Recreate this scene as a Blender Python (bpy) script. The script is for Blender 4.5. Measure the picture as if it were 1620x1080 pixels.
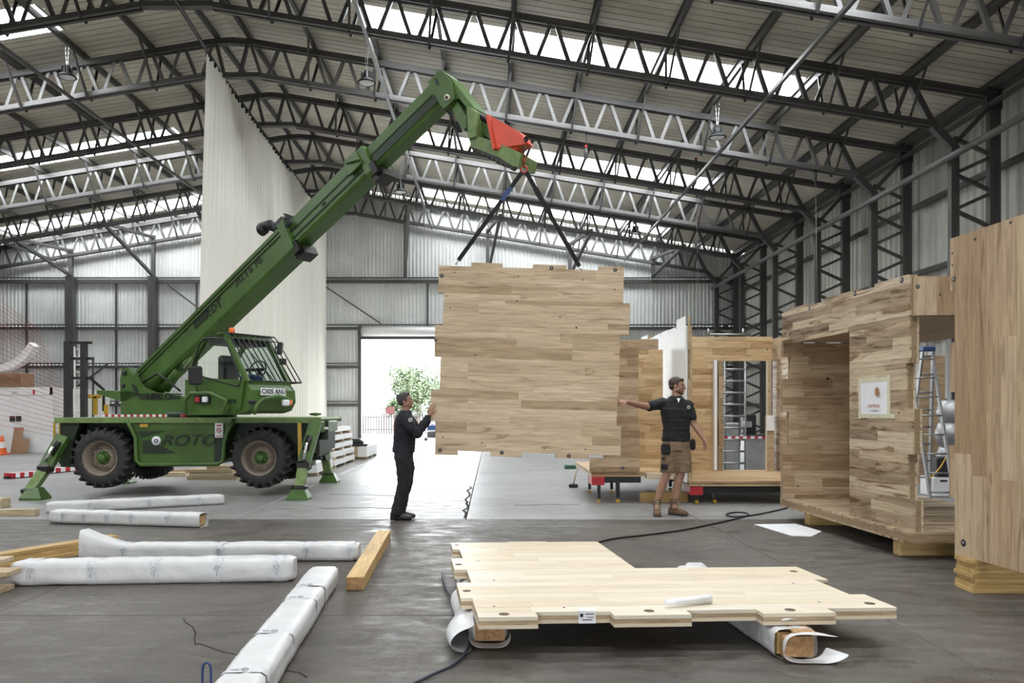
import bpy, bmesh, math, random
from mathutils import Vector, Matrix, noise as mnoise
R = math.radians; PI = math.pi
for o in list(bpy.data.objects): bpy.data.objects.remove(o)
SC = bpy.context.scene; COL = SC.collection
# ------------------------------------------------------------ camera
CAMH = 1.48; F = 1250.0; CX = 780.0; CY = 648.0
cd = bpy.data.cameras.new('camera'); cam = bpy.data.objects.new('camera', cd); COL.objects.link(cam)
cam.location = (0, 0, CAMH); cam.rotation_euler = (PI/2, 0, 0)
cd.sensor_width = 36; cd.lens = 36*F/1620; cd.shift_x = 30/1620; cd.shift_y = 108/1620
cd.clip_start = 0.1; cd.clip_end = 400
SC.camera = cam
# ------------------------------------------------------------ sky: even bright overcast
W = bpy.data.worlds.new('overcast_sky'); SC.world = W; W.use_nodes = True
nt = W.node_tree; nt.nodes.clear()
wo = nt.nodes.new('ShaderNodeOutputWorld'); bg = nt.nodes.new('ShaderNodeBackground')
bg.inputs[0].default_value = (0.93, 0.97, 1.0, 1); bg.inputs[1].default_value = 23.0
nt.links.new(bg.outputs[0], wo.inputs[0])
def portal(name, loc, rot, sx, sy):
    l = bpy.data.lights.new(name, 'AREA'); l.shape = 'RECTANGLE'; l.size = sx; l.size_y = sy
    l.cycles.is_portal = True
    o = bpy.data.objects.new(name, l); COL.objects.link(o); o.location = loc; o.rotation_euler = rot
SC.view_settings.view_transform = 'Standard'; SC.view_settings.look = 'None'
SC.view_settings.gamma = 1; SC.view_settings.use_curve_mapping = False
SC.view_settings.exposure = -0.05
# ------------------------------------------------------------ helpers
def P(px, py, Y): return Vector(((px-CX)*Y/F, Y, CAMH+(CY-py)*Y/F))
def G(px, py, h=0.0):
    Y = (CAMH-h)*F/(py-CY); return Vector(((px-CX)*Y/F, Y, h))
def props(o, label=None, cat=None, group=None, kind=None):
    if label: o['label'] = label
    if cat: o['category'] = cat
    if group: o['group'] = group
    if kind: o['kind'] = kind
    return o
def empty(name, loc=(0, 0, 0), label=None, cat=None, group=None, kind=None, parent=None, rot=None):
    o = bpy.data.objects.new(name, None); COL.objects.link(o); o.location = loc; o.empty_display_size = 0.1
    if rot: o.rotation_euler = rot
    if parent: o.parent = parent
    return props(o, label, cat, group, kind)
def link(name, me, parent=None, label=None, cat=None, group=None, kind=None, mw=None):
    o = bpy.data.objects.new(name, me); COL.objects.link(o)
    if parent: o.parent = parent
    if mw is not None: o.matrix_local = mw
    return props(o, label, cat, group, kind)
def mesh(name, vs, fs, mat=None, smooth=False):
    me = bpy.data.meshes.new(name); me.from_pydata([tuple(v) for v in vs], [], fs)
    if mat:
        for m in (mat if isinstance(mat, (list, tuple)) else [mat]): me.materials.append(m)
    if smooth: me.polygons.foreach_set('use_smooth', [True]*len(me.polygons))
    me.update(); return me
class MB:
    """collects shapes of one part"""
    def __init__(s): s.v = []; s.f = []; s.m = []; s.sm = []
    def add(s, vs, fs, mi=0, sm=False):
        b = len(s.v); s.v += [Vector(v) for v in vs]
        for f in fs: s.f.append(tuple(b+i for i in f)); s.m.append(mi); s.sm.append(sm)
        return s
    def box(s, c, d, M=None, mi=0, bev=0.0):
        x, y, z = d[0]/2, d[1]/2, d[2]/2; c = Vector(c)
        if bev > 0:
            b = min(bev, x*.9, y*.9, z*.9); vs = []; 
            for sx in (-1, 1):
                for sy in (-1, 1):
                    for sz in (-1, 1):
                        vs += [(sx*x, sy*(y-b), sz*(z-b)), (sx*(x-b), sy*y, sz*(z-b)), (sx*(x-b), sy*(y-b), sz*z)]
            def I(sx, sy, sz, k): return (((sx > 0)*4+(sy > 0)*2+(sz > 0))*3+k)
            fs = []
            q = ((-1, -1), (1, -1), (1, 1), (-1, 1))
            for e in (-1, 1):
                a = [I(e, u, w, 0) for u, w in q]; fs.append(a if e > 0 else a[::-1])
                a = [I(u, e, w, 1) for u, w in q]; fs.append(a if e < 0 else a[::-1])
                a = [I(u, w, e, 2) for u, w in q]; fs.append(a if e > 0 else a[::-1])
            for s1 in (-1, 1):
                for s2 in (-1, 1):
                    fs.append([I(s1, s2, -1, 0), I(s1, s2, 1, 0), I(s1, s2, 1, 1), I(s1, s2, -1, 1)])
                    fs.append([I(s1, -1, s2, 0), I(s1, 1, s2, 0), I(s1, 1, s2, 2), I(s1, -1, s2, 2)])
                    fs.append([I(-1, s1, s2, 1), I(1, s1, s2, 1), I(1, s1, s2, 2), I(-1, s1, s2, 2)])
            for sx in (-1, 1):
                for sy in (-1, 1):
                    for sz in (-1, 1): fs.append([I(sx, sy, sz, k) for k in range(3)])
        else:
            vs = [(sx*x, sy*y, sz*z) for sx in (-1, 1) for sy in (-1, 1) for sz in (-1, 1)]
            fs = [(0, 1, 3, 2), (4, 6, 7, 5), (0, 4, 5, 1), (2, 3, 7, 6), (0, 2, 6, 4), (1, 5, 7, 3)]
        vs = [Vector(v)+c for v in vs]
        if M is not None: vs = [M @ v for v in vs]
        return s.add(vs, fs, mi)
    def bar(s, a, b, w, h=None, up=(0, 0, 1), mi=0):
        a = Vector(a); b = Vector(b); h = h or w; d = (b-a); L = d.length; d.normalize(); up = Vector(up)
        x = d.cross(up)
        if x.length < 1e-4: x = d.cross(Vector((0, 1, 0)))
        x.normalize(); z = x.cross(d)
        vs = [p+x*sx*w/2+z*sz*h/2 for p in (a, b) for sx, sz in ((-1, -1), (1, -1), (1, 1), (-1, 1))]
        return s.add(vs, [(0, 1, 2, 3), (7, 6, 5, 4), (0, 4, 5, 1), (1, 5, 6, 2), (2, 6, 7, 3), (3, 7, 4, 0)], mi)
    def tube(s, pts, r, n=8, mi=0, caps=True, sm=True):
        pts = [Vector(p) for p in pts]; N = len(pts)
        rr = r if isinstance(r, (list, tuple)) else [r]*N
        T = [(pts[min(i+1, N-1)]-pts[max(i-1, 0)]).normalized() for i in range(N)]
        u = T[0].cross(Vector((0, 0, 1)))
        if u.length < 1e-3: u = T[0].cross(Vector((1, 0, 0)))
        u.normalize(); vs = []; fs = []
        for i in range(N):
            u = (u-T[i]*u.dot(T[i])).normalized(); w = T[i].cross(u)
            for k in range(n):
                a = 2*PI*k/n; vs.append(pts[i]+(u*math.cos(a)+w*math.sin(a))*rr[i])
        for i in range(N-1):
            for k in range(n): fs.append((i*n+k, i*n+(k+1) % n, (i+1)*n+(k+1) % n, (i+1)*n+k))
        s.add(vs, fs, mi, sm)
        if caps: s.add(vs[:n], [tuple(range(n))[::-1]], mi); s.add(vs[-n:], [tuple(range(n))], mi)
        return s
    def lathe(s, prof, c, ax=(0, 0, 1), n=24, mi=0, sm=True):
        """prof list of (r, h) along the axis"""
        ax = Vector(ax).normalized(); c = Vector(c); u = ax.cross(Vector((0, 0, 1)))
        if u.length < 1e-3: u = Vector((1, 0, 0))
        u.normalize(); w = ax.cross(u); vs = []; fs = []
        for r, h in prof:
            for k in range(n):
                a = 2*PI*k/n; vs.append(c+ax*h+(u*math.cos(a)+w*math.sin(a))*r)
        for i in range(len(prof)-1):
            for k in range(n): fs.append((i*n+k, i*n+(k+1) % n, (i+1)*n+(k+1) % n, (i+1)*n+k))
        return s.add(vs, fs, mi, sm)
    def prism(s, poly, ax_o, ax_x, ax_y, depth, mi=0):
        """poly in a plane (origin, x, y), extruded by the vector depth"""
        o = Vector(ax_o); X = Vector(ax_x); Y = Vector(ax_y); D = Vector(depth); n = len(poly)
        a = [o+X*p[0]+Y*p[1] for p in poly]; b = [p+D for p in a]
        fs = [tuple(range(n)), tuple(range(2*n-1, n-1, -1))]+[(i, n+i, n+(i+1) % n, (i+1) % n) for i in range(n)]
        return s.add(a+b, fs, mi)
    def make(s, name, mat, parent=None, label=None, cat=None, group=None, kind=None, fix=True, origin=None):
        me = bpy.data.meshes.new(name)
        vs = s.v
        if origin is not None: origin = Vector(origin); vs = [v-origin for v in vs]
        me.from_pydata([tuple(v) for v in vs], [], s.f)
        for m in (mat if isinstance(mat, (list, tuple)) else [mat]): me.materials.append(m)
        me.polygons.foreach_set('material_index', s.m); me.polygons.foreach_set('use_smooth', s.sm)
        if fix:
            bm = bmesh.new(); bm.from_mesh(me); bmesh.ops.remove_doubles(bm, verts=bm.verts, dist=1e-5) if any(s.sm) else None
            bmesh.ops.recalc_face_normals(bm, faces=bm.faces); bm.to_mesh(me); bm.free()
        me.update()
        o = link(name, me, parent, label, cat, group, kind)
        if origin is not None: o.location = origin
        return o
def unitbox(name, mat):
    return MBmesh(MB().box((0, 0, 0), (1, 1, 1)), name, mat)
def MBmesh(m, name, mat):
    me = bpy.data.meshes.new(name); me.from_pydata([tuple(v) for v in m.v], [], m.f)
    for k in (mat if isinstance(mat, (list, tuple)) else [mat]): me.materials.append(k)
    me.polygons.foreach_set('material_index', m.m); me.polygons.foreach_set('use_smooth', m.sm)
    bm = bmesh.new(); bm.from_mesh(me); bmesh.ops.recalc_face_normals(bm, faces=bm.faces); bm.to_mesh(me); bm.free(); me.update(); return me
def barM(a, b, w, h, up=(0, 0, 1)):
    """matrix that stretches a unit bar mesh (along X) from a to b"""
    a = Vector(a); b = Vector(b); d = b-a; L = d.length; d.normalize(); up = Vector(up); y = up.cross(d)
    if y.length < 1e-4: y = Vector((0, 1, 0)).cross(d)
    y.normalize(); z = d.cross(y)
    M = Matrix((( d.x*L, y.x*w, z.x*h, (a.x+b.x)/2), (d.y*L, y.y*w, z.y*h, (a.y+b.y)/2), (d.z*L, y.z*w, z.z*h, (a.z+b.z)/2), (0, 0, 0, 1)))
    return M
def frame(o, x, y, z):
    x = Vector(x); y = Vector(y); z = Vector(z); o = Vector(o)
    return Matrix(((x.x, y.x, z.x, o.x), (x.y, y.y, z.y, o.y), (x.z, y.z, z.z, o.z), (0, 0, 0, 1)))
def text(name, s, size, M, mat, parent=None, ext=0.002, shear=0.0, xs=1.0, bold=0.0, sp=1.0, align='CENTER'):
    c = bpy.data.curves.new(name, 'FONT'); c.body = s; c.size = size; c.extrude = ext; c.align_x = align; c.align_y = 'CENTER'
    c.shear = shear; c.offset = bold; c.space_character = sp; c.resolution_u = 3
    me = evalmesh(bpy.data.objects.new(name, c)); me.materials.clear(); me.materials.append(mat)
    me.transform(Matrix.Diagonal((xs, 1, 1, 1)))
    return link(name, me, parent, mw=M)
# ------------------------------------------------------------ materials
def newmat(name):
    m = bpy.data.materials.new(name); m.use_nodes = True; t = m.node_tree
    b = t.nodes['Principled BSDF']; return m, t, b
def nd(t, typ, **kw):
    n = t.nodes.new(typ)
    for k, v in kw.items():
        if k.startswith('i_'):
            key = k[2:]; key = int(key) if key.isdigit() else key.replace('_', ' ')
            n.inputs[key].default_value = v
        else: setattr(n, k, v)
    return n
def c4(c): return (c[0], c[1], c[2], 1)
TMPS = bpy.data.scenes.new('scratch')
def evalmesh(o):
    """mesh of an object with its modifiers, evaluated alone in a scratch scene"""
    TMPS.collection.objects.link(o); TMPS.view_layers[0].update(); dg = TMPS.view_layers[0].depsgraph; dg.update()
    me = bpy.data.meshes.new_from_object(o.evaluated_get(dg)); bpy.data.objects.remove(o); return me
def simple(name, col, rough=0.6, metal=0.0, var=0.12, scale=6.0, bump=0.0, dirt=None, spec=0.5):
    """base colour varied by noise; optional dirt colour in blotches"""
    m, t, b = newmat(name); L = t.links
    tc = nd(t, 'ShaderNodeTexCoord'); n = nd(t, 'ShaderNodeTexNoise', i_Scale=scale, i_Detail=5.0, i_Roughness=0.6)
    L.new(tc.outputs['Object'], n.inputs['Vector'])
    r = nd(t, 'ShaderNodeValToRGB'); L.new(n.outputs[0], r.inputs[0])
    lo = [x*(1-var) for x in col]; hi = [min(1, x*(1+var)) for x in col]
    r.color_ramp.elements[0].position = .3; r.color_ramp.elements[1].position = .7
    r.color_ramp.elements[0].color = c4(lo); r.color_ramp.elements[1].color = c4(hi)
    out = r.outputs[0]
    if dirt:
        n2 = nd(t, 'ShaderNodeTexNoise', i_Scale=scale*.45, i_Detail=8.0, i_Roughness=0.75); L.new(tc.outputs['Object'], n2.inputs['Vector'])
        r2 = nd(t, 'ShaderNodeValToRGB'); L.new(n2.outputs[0], r2.inputs[0])
        r2.color_ramp.elements[0].position = dirt[1]; r2.color_ramp.elements[1].position = dirt[1]+.15
        mx = nd(t, 'ShaderNodeMixRGB'); L.new(r2.outputs[0], mx.inputs[0]); L.new(out, mx.inputs[1]); mx.inputs[2].default_value = c4(dirt[0]); out = mx.outputs[0]
    L.new(out, b.inputs['Base Color']); b.inputs['Roughness'].default_value = rough; b.inputs['Metallic'].default_value = metal
    b.inputs['Specular IOR Level'].default_value = spec
    if bump:
        bp = nd(t, 'ShaderNodeBump', i_Strength=bump, i_Distance=0.02); L.new(n.outputs[0], bp.inputs['Height']); L.new(bp.outputs[0], b.inputs['Normal'])
    return m
def wood(name, cols, rough=0.55, dark=0.35, gs=1.0, streak=0.5, th=.60):
    """planks: tone by object, long grain along object X, dark heart streaks"""
    m, t, b = newmat(name); L = t.links
    tc = nd(t, 'ShaderNodeTexCoord'); oi = nd(t, 'ShaderNodeObjectInfo')
    ml = nd(t, 'ShaderNodeMath', operation='MULTIPLY'); ml.inputs[1].default_value = 57.0; L.new(oi.outputs['Random'], ml.inputs[0])
    ad = nd(t, 'ShaderNodeVectorMath', operation='ADD'); cb = nd(t, 'ShaderNodeCombineXYZ')
    L.new(ml.outputs[0], cb.inputs[0]); L.new(ml.outputs[0], cb.inputs[1]); L.new(ml.outputs[0], cb.inputs[2])
    L.new(tc.outputs['Object'], ad.inputs[0]); L.new(cb.outputs[0], ad.inputs[1])
    mp = nd(t, 'ShaderNodeMapping'); mp.inputs['Scale'].default_value = (1.1*gs, 14*gs, 14*gs); L.new(ad.outputs[0], mp.inputs[0])
    n = nd(t, 'ShaderNodeTexNoise', i_Scale=1.6, i_Detail=6.0, i_Roughness=0.6, i_Distortion=0.9); L.new(mp.outputs[0], n.inputs['Vector'])
    mp2 = nd(t, 'ShaderNodeMapping'); mp2.inputs['Scale'].default_value = (.8*gs, 6*gs, 6*gs); L.new(ad.outputs[0], mp2.inputs[0])
    n2 = nd(t, 'ShaderNodeTexNoise', i_Scale=1.2, i_Detail=3.0, i_Distortion=1.6); L.new(mp2.outputs[0], n2.inputs['Vector'])
    rp = nd(t, 'ShaderNodeValToRGB'); rp.color_ramp.interpolation = 'CONSTANT'
    L.new(oi.outputs['Random'], rp.inputs[0]); e = rp.color_ramp.elements
    for i, c in enumerate(cols):
        el = e[i] if i < 2 else e.new(i/len(cols)); el.position = i/len(cols); el.color = c4(c)
    g = nd(t, 'ShaderNodeValToRGB'); L.new(n.outputs[0], g.inputs[0]); g.color_ramp.elements[0].position = .32; g.color_ramp.elements[1].position = .62
    g.color_ramp.elements[0].color = (1-dark, 1-dark*1.1, 1-dark*1.25, 1); g.color_ramp.elements[1].color = (1.04, 1.03, 1.02, 1)
    m1 = nd(t, 'ShaderNodeMixRGB', blend_type='MULTIPLY'); m1.inputs[0].default_value = 1; L.new(rp.outputs[0], m1.inputs[1]); L.new(g.outputs[0], m1.inputs[2])
    g2 = nd(t, 'ShaderNodeValToRGB'); L.new(n2.outputs[0], g2.inputs[0]); g2.color_ramp.elements[0].position = th; g2.color_ramp.elements[1].position = th+.1
    g2.color_ramp.elements[0].color = (1, 1, 1, 1); g2.color_ramp.elements[1].color = (1-streak*.55, 1-streak*.65, 1-streak*.75, 1)
    m2 = nd(t, 'ShaderNodeMixRGB', blend_type='MULTIPLY'); m2.inputs[0].default_value = 1; L.new(m1.outputs[0], m2.inputs[1]); L.new(g2.outputs[0], m2.inputs[2])
    L.new(m2.outputs[0], b.inputs['Base Color']); b.inputs['Roughness'].default_value = rough; b.inputs['Specular IOR Level'].default_value = .3
    bp = nd(t, 'ShaderNodeBump', i_Strength=0.15, i_Distance=0.003); L.new(n.outputs[0], bp.inputs['Height']); L.new(bp.outputs[0], b.inputs['Normal'])
    return m
M = {}
M['steel'] = simple('grey painted steel', (.085, .082, .08), .45, .3, .25, 3.0, dirt=((.14, .13, .125), .62))
M['steel_lt'] = simple('galvanised light steel', (.36, .36, .36), .4, .5, .2, 3.0)
M['steel_dk'] = simple('dark steel', (.06, .06, .062), .5, .3, .3, 3.0)
M['clad'] = simple('pale grey wall sheet', (.70, .71, .70), .45, 0.1, .12, .8, dirt=((.55, .55, .54), .62))
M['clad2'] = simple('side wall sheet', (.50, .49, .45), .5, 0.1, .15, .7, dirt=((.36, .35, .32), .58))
M['roof'] = simple('beige roof sheet', (.62, .58, .49), .5, 0.0, .15, .6, dirt=((.42, .37, .30), .64))
M['white'] = simple('white paint', (.8, .8, .79), .5, 0, .05, 3.0, dirt=((.6, .58, .55), .7))
M['curtain'] = None
M['green'] = simple('green machine paint', (.060, .128, .024), .38, 0, .18, 3.5, dirt=((.05, .075, .026), .58))
M['green_lt'] = simple('worn pale green paint', (.15, .225, .07), .45, 0, .25, 8.0, dirt=((.3, .33, .24), .58))
M['green_dk'] = simple('dark green with painted shade', (.012, .024, .009), .5, 0, .2, 6.0)  # dark green that also carries the shade under the deck and in recesses
M['black'] = simple('black plastic', (.014, .014, .015), .5, 0, .2, 8.0)
M['blackmetal'] = simple('black greasy metal', (.025, .022, .02), .4, .4, .4, 10.0)
M['rubber'] = simple('black tyre rubber', (.028, .027, .026), .75, 0, .35, 9.0, bump=.3, dirt=((.06, .055, .05), .62))
M['rim'] = simple('dusty grey wheel rim', (.25, .20, .16), .6, .2, .25, 12.0, dirt=((.13, .10, .08), .6))
M['chrome'] = simple('polished chrome rod', (.75, .75, .75), .12, 1.0, .05, 3.0)
M['alu'] = simple('aluminium', (.36, .365, .37), .45, .8, .1, 6.0)
M['red'] = simple('orange red paint', (.62, .055, .018), .42, 0, .12, 5.0, dirt=((.5, .11, .06), .68))
M['redp'] = simple('red paint', (.45, .02, .03), .4, 0, .15, 6.0)
M['orange'] = simple('orange plastic', (.8, .14, .02), .3, 0, .1, 5.0)
M['yellow'] = simple('yellow painted steel', (.55, .34, .03), .4, 0, .15, 5.0)
M['ink'] = simple('black ink', (.012, .014, .012), .5, 0, .1, 5.0)
M['paper'] = simple('white paper', (.82, .82, .84), .6, 0, .03, 3.0)
M['wrap'] = simple('white breathable wrap', (.64, .635, .635), .42, 0, .08, 7.0, bump=.35, dirt=((.6, .59, .57), .68))
M['wrapband'] = simple('printed wrap band', (.60, .60, .62), .45, 0, .18, 30.0)
M['glass'] = None
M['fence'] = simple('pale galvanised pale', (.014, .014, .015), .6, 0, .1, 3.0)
M['signred'] = simple('red sign board', (.045, .004, .003), .6, 0, .1, 3.0)
M['tar'] = simple('pale asphalt yard', (.22, .22, .22), .8, 0, .1, 1.0)
M['skin'] = simple('skin', (.34, .18, .12), .5, 0, .12, 14.0)
M['hair'] = simple('brown hair', (.055, .032, .02), .6, 0, .4, 60.0, bump=.6)
M['hair2'] = simple('dark greying hair', (.05, .045, .042), .6, 0, .4, 60.0, bump=.6)
M['cloth_black'] = simple('black cotton', (.012, .012, .013), .85, 0, .3, 12.0, bump=.25)
M['cloth_navy'] = simple('black sweatshirt cotton', (.012, .012, .017), .85, 0, .3, 12.0, bump=.25)
M['khaki'] = simple('khaki canvas', (.20, .135, .08), .8, 0, .2, 14.0, bump=.25)
M['boot'] = simple('brown suede boot', (.15, .09, .05), .8, 0, .35, 22.0, bump=.3)
M['shoe'] = simple('black leather shoe', (.02, .02, .021), .5, 0, .3, 20.0)
M['navy'] = simple('blue plastic', (.02, .05, .16), .45, 0, .2, 10.0)
M['hose'] = simple('dark rubber hose', (.03, .035, .05), .45, 0, .2, 10.0)
M['brown'] = simple('brown board', (.28, .17, .10), .7, 0, .15, 4.0)
M['tape'] = simple('masking tape', (.66, .63, .48), .6, 0, .08, 20.0)
M['greencloth'] = simple('dark green box', (.02, .09, .05), .6, 0, .2, 20.0)
A = (.56, .40, .245); 
M['ply'] = wood('poplar planks', [(.54, .415, .28), (.41, .285, .175), (.50, .37, .24), (.57, .44, .30), (.45, .325, .21), (.37, .25, .15), (.53, .40, .265), (.48, .35, .225)], .5, .36, streak=.6)
M['ply_pale'] = wood('pale poplar planks', [(.71, .635, .51), (.68, .60, .465), (.73, .665, .55), (.65, .56, .42), (.71, .635, .52), (.67, .58, .44), (.74, .67, .565)], .42, .14, streak=.2)
M['ply_mid'] = wood('tulipwood planks', [(.60, .49, .35), (.37, .28, .19), (.50, .385, .26), (.63, .52, .38), (.31, .235, .16), (.57, .45, .31), (.42, .32, .22), (.58, .47, .33)], .5, .42, streak=1.0, th=.55)
M['ply_soft'] = wood('even poplar planks', [(.68, .545, .38), (.58, .45, .30), (.65, .515, .355), (.71, .575, .41), (.50, .375, .24), (.67, .53, .37), (.62, .485, .33), (.70, .56, .40)], .5, .33, streak=.6)
M['ply_gold'] = wood('golden planks', [(.62, .45, .26), (.50, .34, .18), (.57, .40, .22), (.64, .48, .29), (.44, .29, .145), (.60, .43, .24)], .5, .3, streak=.55)
M['edge'] = wood('plywood core', [(.40, .30, .19), (.33, .24, .145), (.45, .34, .22)], .6, .35, gs=2.0, streak=.7)
M['backing'] = simple('white factory film on panel', (.80, .80, .79), .5, 0, .04, 2.0)
M['timber'] = wood('yellow laminated timber', [(.58, .40, .17), (.53, .36, .15), (.62, .44, .20)], .55, .3, streak=.4)
M['timber2'] = wood('pale softwood', [(.62, .51, .35), (.55, .45, .30), (.66, .56, .40), (.51, .40, .26)], .6, .3, streak=.3)
M['hole'] = simple('dark wooden hole', (.10, .06, .035), .7, 0, .2, 20.0)
M['pale_metal'] = simple('whitish worn green paint', (.38, .44, .31), .5, 0, .2, 9.0, dirt=((.2, .28, .12), .6))
M['endgrain'] = simple('end grain', (.42, .24, .11), .7, 0, .35, 30.0)
M['leaf'] = simple('tree leaves', (.030, .048, .014), .6, 0, .5, 2.5)
M['bark'] = simple('bark', (.14, .10, .07), .8, 0, .3, 8.0)
# curtain: thin cream cloth that lets light through
m, t, b = newmat('cream curtain cloth'); b.inputs['Base Color'].default_value = (.88, .86, .79, 1); b.inputs['Roughness'].default_value = .45
tr = nd(t, 'ShaderNodeBsdfTranslucent'); tr.inputs[0].default_value = (.82, .80, .72, 1); mx = nd(t, 'ShaderNodeMixShader', i_0=.35)
t.links.new(b.outputs[0], mx.inputs[1]); t.links.new(tr.outputs[0], mx.inputs[2]); t.links.new(mx.outputs[0], t.nodes['Material Output'].inputs[0]); M['curtain'] = m
# skylight sheet: milky, mostly clear
m, t, b = newmat('milky rooflight sheet'); tp = nd(t, 'ShaderNodeBsdfTransparent'); tp.inputs[0].default_value = (.9, .9, .9, 1)
tr = nd(t, 'ShaderNodeBsdfTranslucent'); tr.inputs[0].default_value = (.8, .8, .8, 1); mx = nd(t, 'ShaderNodeMixShader', i_0=.3)
t.links.new(tp.outputs[0], mx.inputs[1]); t.links.new(tr.outputs[0], mx.inputs[2]); t.links.new(mx.outputs[0], t.nodes['Material Output'].inputs[0]); M['skylight'] = m
# cab glass
m, t, b = newmat('tinted cab glass'); tp = nd(t, 'ShaderNodeBsdfTransparent'); tp.inputs[0].default_value = (.80, .88, .85, 1)
gl = nd(t, 'ShaderNodeBsdfGlossy', i_Roughness=.03); gl.inputs[0].default_value = (.8, .85, .85, 1); mx = nd(t, 'ShaderNodeMixShader', i_0=.12)
t.links.new(tp.outputs[0], mx.inputs[1]); t.links.new(gl.outputs[0], mx.inputs[2]); t.links.new(mx.outputs[0], t.nodes['Material Output'].inputs[0]); M['glass'] = m
# concrete: object-space of the slab is world space
def concrete(name, c0, c1, rlo, rhi, stain, wet, bd=.004):
    m, t, b = newmat(name); L = t.links; tc = nd(t, 'ShaderNodeTexCoord')
    n1 = nd(t, 'ShaderNodeTexNoise', i_Scale=.45, i_Detail=9.0, i_Roughness=.68); L.new(tc.outputs['Object'], n1.inputs['Vector'])
    mp = nd(t, 'ShaderNodeMapping'); mp.inputs['Scale'].default_value = (1.0, 2.2, 1); L.new(tc.outputs['Object'], mp.inputs[0])
    n2 = nd(t, 'ShaderNodeTexNoise', i_Scale=2.6, i_Detail=12.0, i_Roughness=.80, i_Distortion=.4); L.new(mp.outputs[0], n2.inputs['Vector'])
    n3 = nd(t, 'ShaderNodeTexNoise', i_Scale=55.0, i_Detail=3.0); L.new(tc.outputs['Object'], n3.inputs['Vector'])
    r1 = nd(t, 'ShaderNodeValToRGB'); L.new(n1.outputs[0], r1.inputs[0]); r1.color_ramp.elements[0].position = .35; r1.color_ramp.elements[1].position = .65
    r1.color_ramp.elements[0].color = c4(c0); r1.color_ramp.elements[1].color = c4(c1)
    r2 = nd(t, 'ShaderNodeValToRGB'); L.new(n2.outputs[0], r2.inputs[0]); r2.color_ramp.elements[0].position = .40; r2.color_ramp.elements[1].position = .66
    r2.color_ramp.elements[0].color = c4(stain); r2.color_ramp.elements[1].color = (1.1, 1.1, 1.1, 1)
    m1 = nd(t, 'ShaderNodeMixRGB', blend_type='MULTIPLY', i_0=.8); L.new(r1.outputs[0], m1.inputs[1]); L.new(r2.outputs[0], m1.inputs[2])
    # pale flecks of grit
    r3 = nd(t, 'ShaderNodeValToRGB'); n4 = nd(t, 'ShaderNodeTexNoise', i_Scale=16.0, i_Detail=8.0, i_Roughness=.85); L.new(mp.outputs[0], n4.inputs['Vector']); L.new(n4.outputs[0], r3.inputs[0])
    r3.color_ramp.elements[0].position = .66; r3.color_ramp.elements[1].position = .74
    m2 = nd(t, 'ShaderNodeMixRGB'); L.new(r3.outputs[0], m2.inputs[0]); L.new(m1.outputs[0], m2.inputs[1]); m2.inputs[2].default_value = (.36, .35, .33, 1)
    n5 = nd(t, 'ShaderNodeTexNoise', i_Scale=22.0, i_Detail=8.0, i_Roughness=.8); L.new(tc.outputs['Object'], n5.inputs['Vector'])
    r5 = nd(t, 'ShaderNodeValToRGB'); L.new(n5.outputs[0], r5.inputs[0]); r5.color_ramp.elements[0].position = .36; r5.color_ramp.elements[1].position = .62
    r5.color_ramp.elements[0].color = (.70, .68, .66, 1); r5.color_ramp.elements[1].color = (1.12, 1.12, 1.12, 1)
    m5 = nd(t, 'ShaderNodeMixRGB', blend_type='MULTIPLY', i_0=.85); L.new(m2.outputs[0], m5.inputs[1]); L.new(r5.outputs[0], m5.inputs[2]); m2 = m5
    L.new(m2.outputs[0], b.inputs['Base Color'])
    rr = nd(t, 'ShaderNodeMapRange'); rr.inputs[1].default_value = .35; rr.inputs[2].default_value = .65; rr.inputs[3].default_value = rlo; rr.inputs[4].default_value = rhi
    L.new(n2.outputs[0], rr.inputs[0]); L.new(rr.outputs[0], b.inputs['Roughness']); b.inputs['Specular IOR Level'].default_value = wet
    ma = nd(t, 'ShaderNodeMath', operation='MULTIPLY_ADD'); L.new(n3.outputs[0], ma.inputs[0]); ma.inputs[1].default_value = .25; L.new(n2.outputs[0], ma.inputs[2])
    bp = nd(t, 'ShaderNodeBump', i_Strength=.3, i_Distance=bd); L.new(ma.outputs[0], bp.inputs['Height']); L.new(bp.outputs[0], b.inputs['Normal'])
    return m
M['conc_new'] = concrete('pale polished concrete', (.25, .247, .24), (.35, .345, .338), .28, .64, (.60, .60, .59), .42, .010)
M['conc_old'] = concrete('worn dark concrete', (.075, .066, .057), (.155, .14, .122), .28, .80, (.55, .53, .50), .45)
# ============================================================ building shell
YF = 36.3; YN = -10.0; XR = 11.55; XL = -25.6; RX = -7.0; SL = .165
def roofz(x): return 10.58-SL*(x if x > RX else -14-x)       # underside of the sheets
# floor: slabs with recessed joints
fl = empty('floor', (0, 0, 0), kind='structure')
MB().box(((XL+XR)/2, (YF+YN)/2, -.16), (XR-XL+1, YF-YN+1, .1)).make('sub_base', M['steel_dk'], fl)
xs = [-.37+3.15*k for k in range(-8, 4)]; xs[0] = XL-.3; xs.append(XR+.3); xs_all = list(xs)
ys = [YN, -4.3, .7, 5.69, 10.69, 15.7, 20.7, 25.7, 30.7, YF+.2]
xf = [xs[0], -16.2, -9.9, -3.62, 2.78, 7.2, xs[-1]]
for j in range(len(ys)-1):
    if j < 4: xs_j = xf
    else: xs_j = xs
    for i in range(len(xs_j)-1):
        xs = xs_j
        g = .007 if j >= 4 else .0035
        m_ = MB().box(((xs[i]+xs[i+1])/2, (ys[j]+ys[j+1])/2, -.06), (xs[i+1]-xs[i]-2*g, ys[j+1]-ys[j]-2*g, .12), bev=.006)
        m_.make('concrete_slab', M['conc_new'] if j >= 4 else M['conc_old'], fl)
    if j < 4: xs = xs_all
M['crackfill'] = simple('dirt in cracks', (.03, .028, .026), .95, 0, .2, 8.0, spec=.1)
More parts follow.
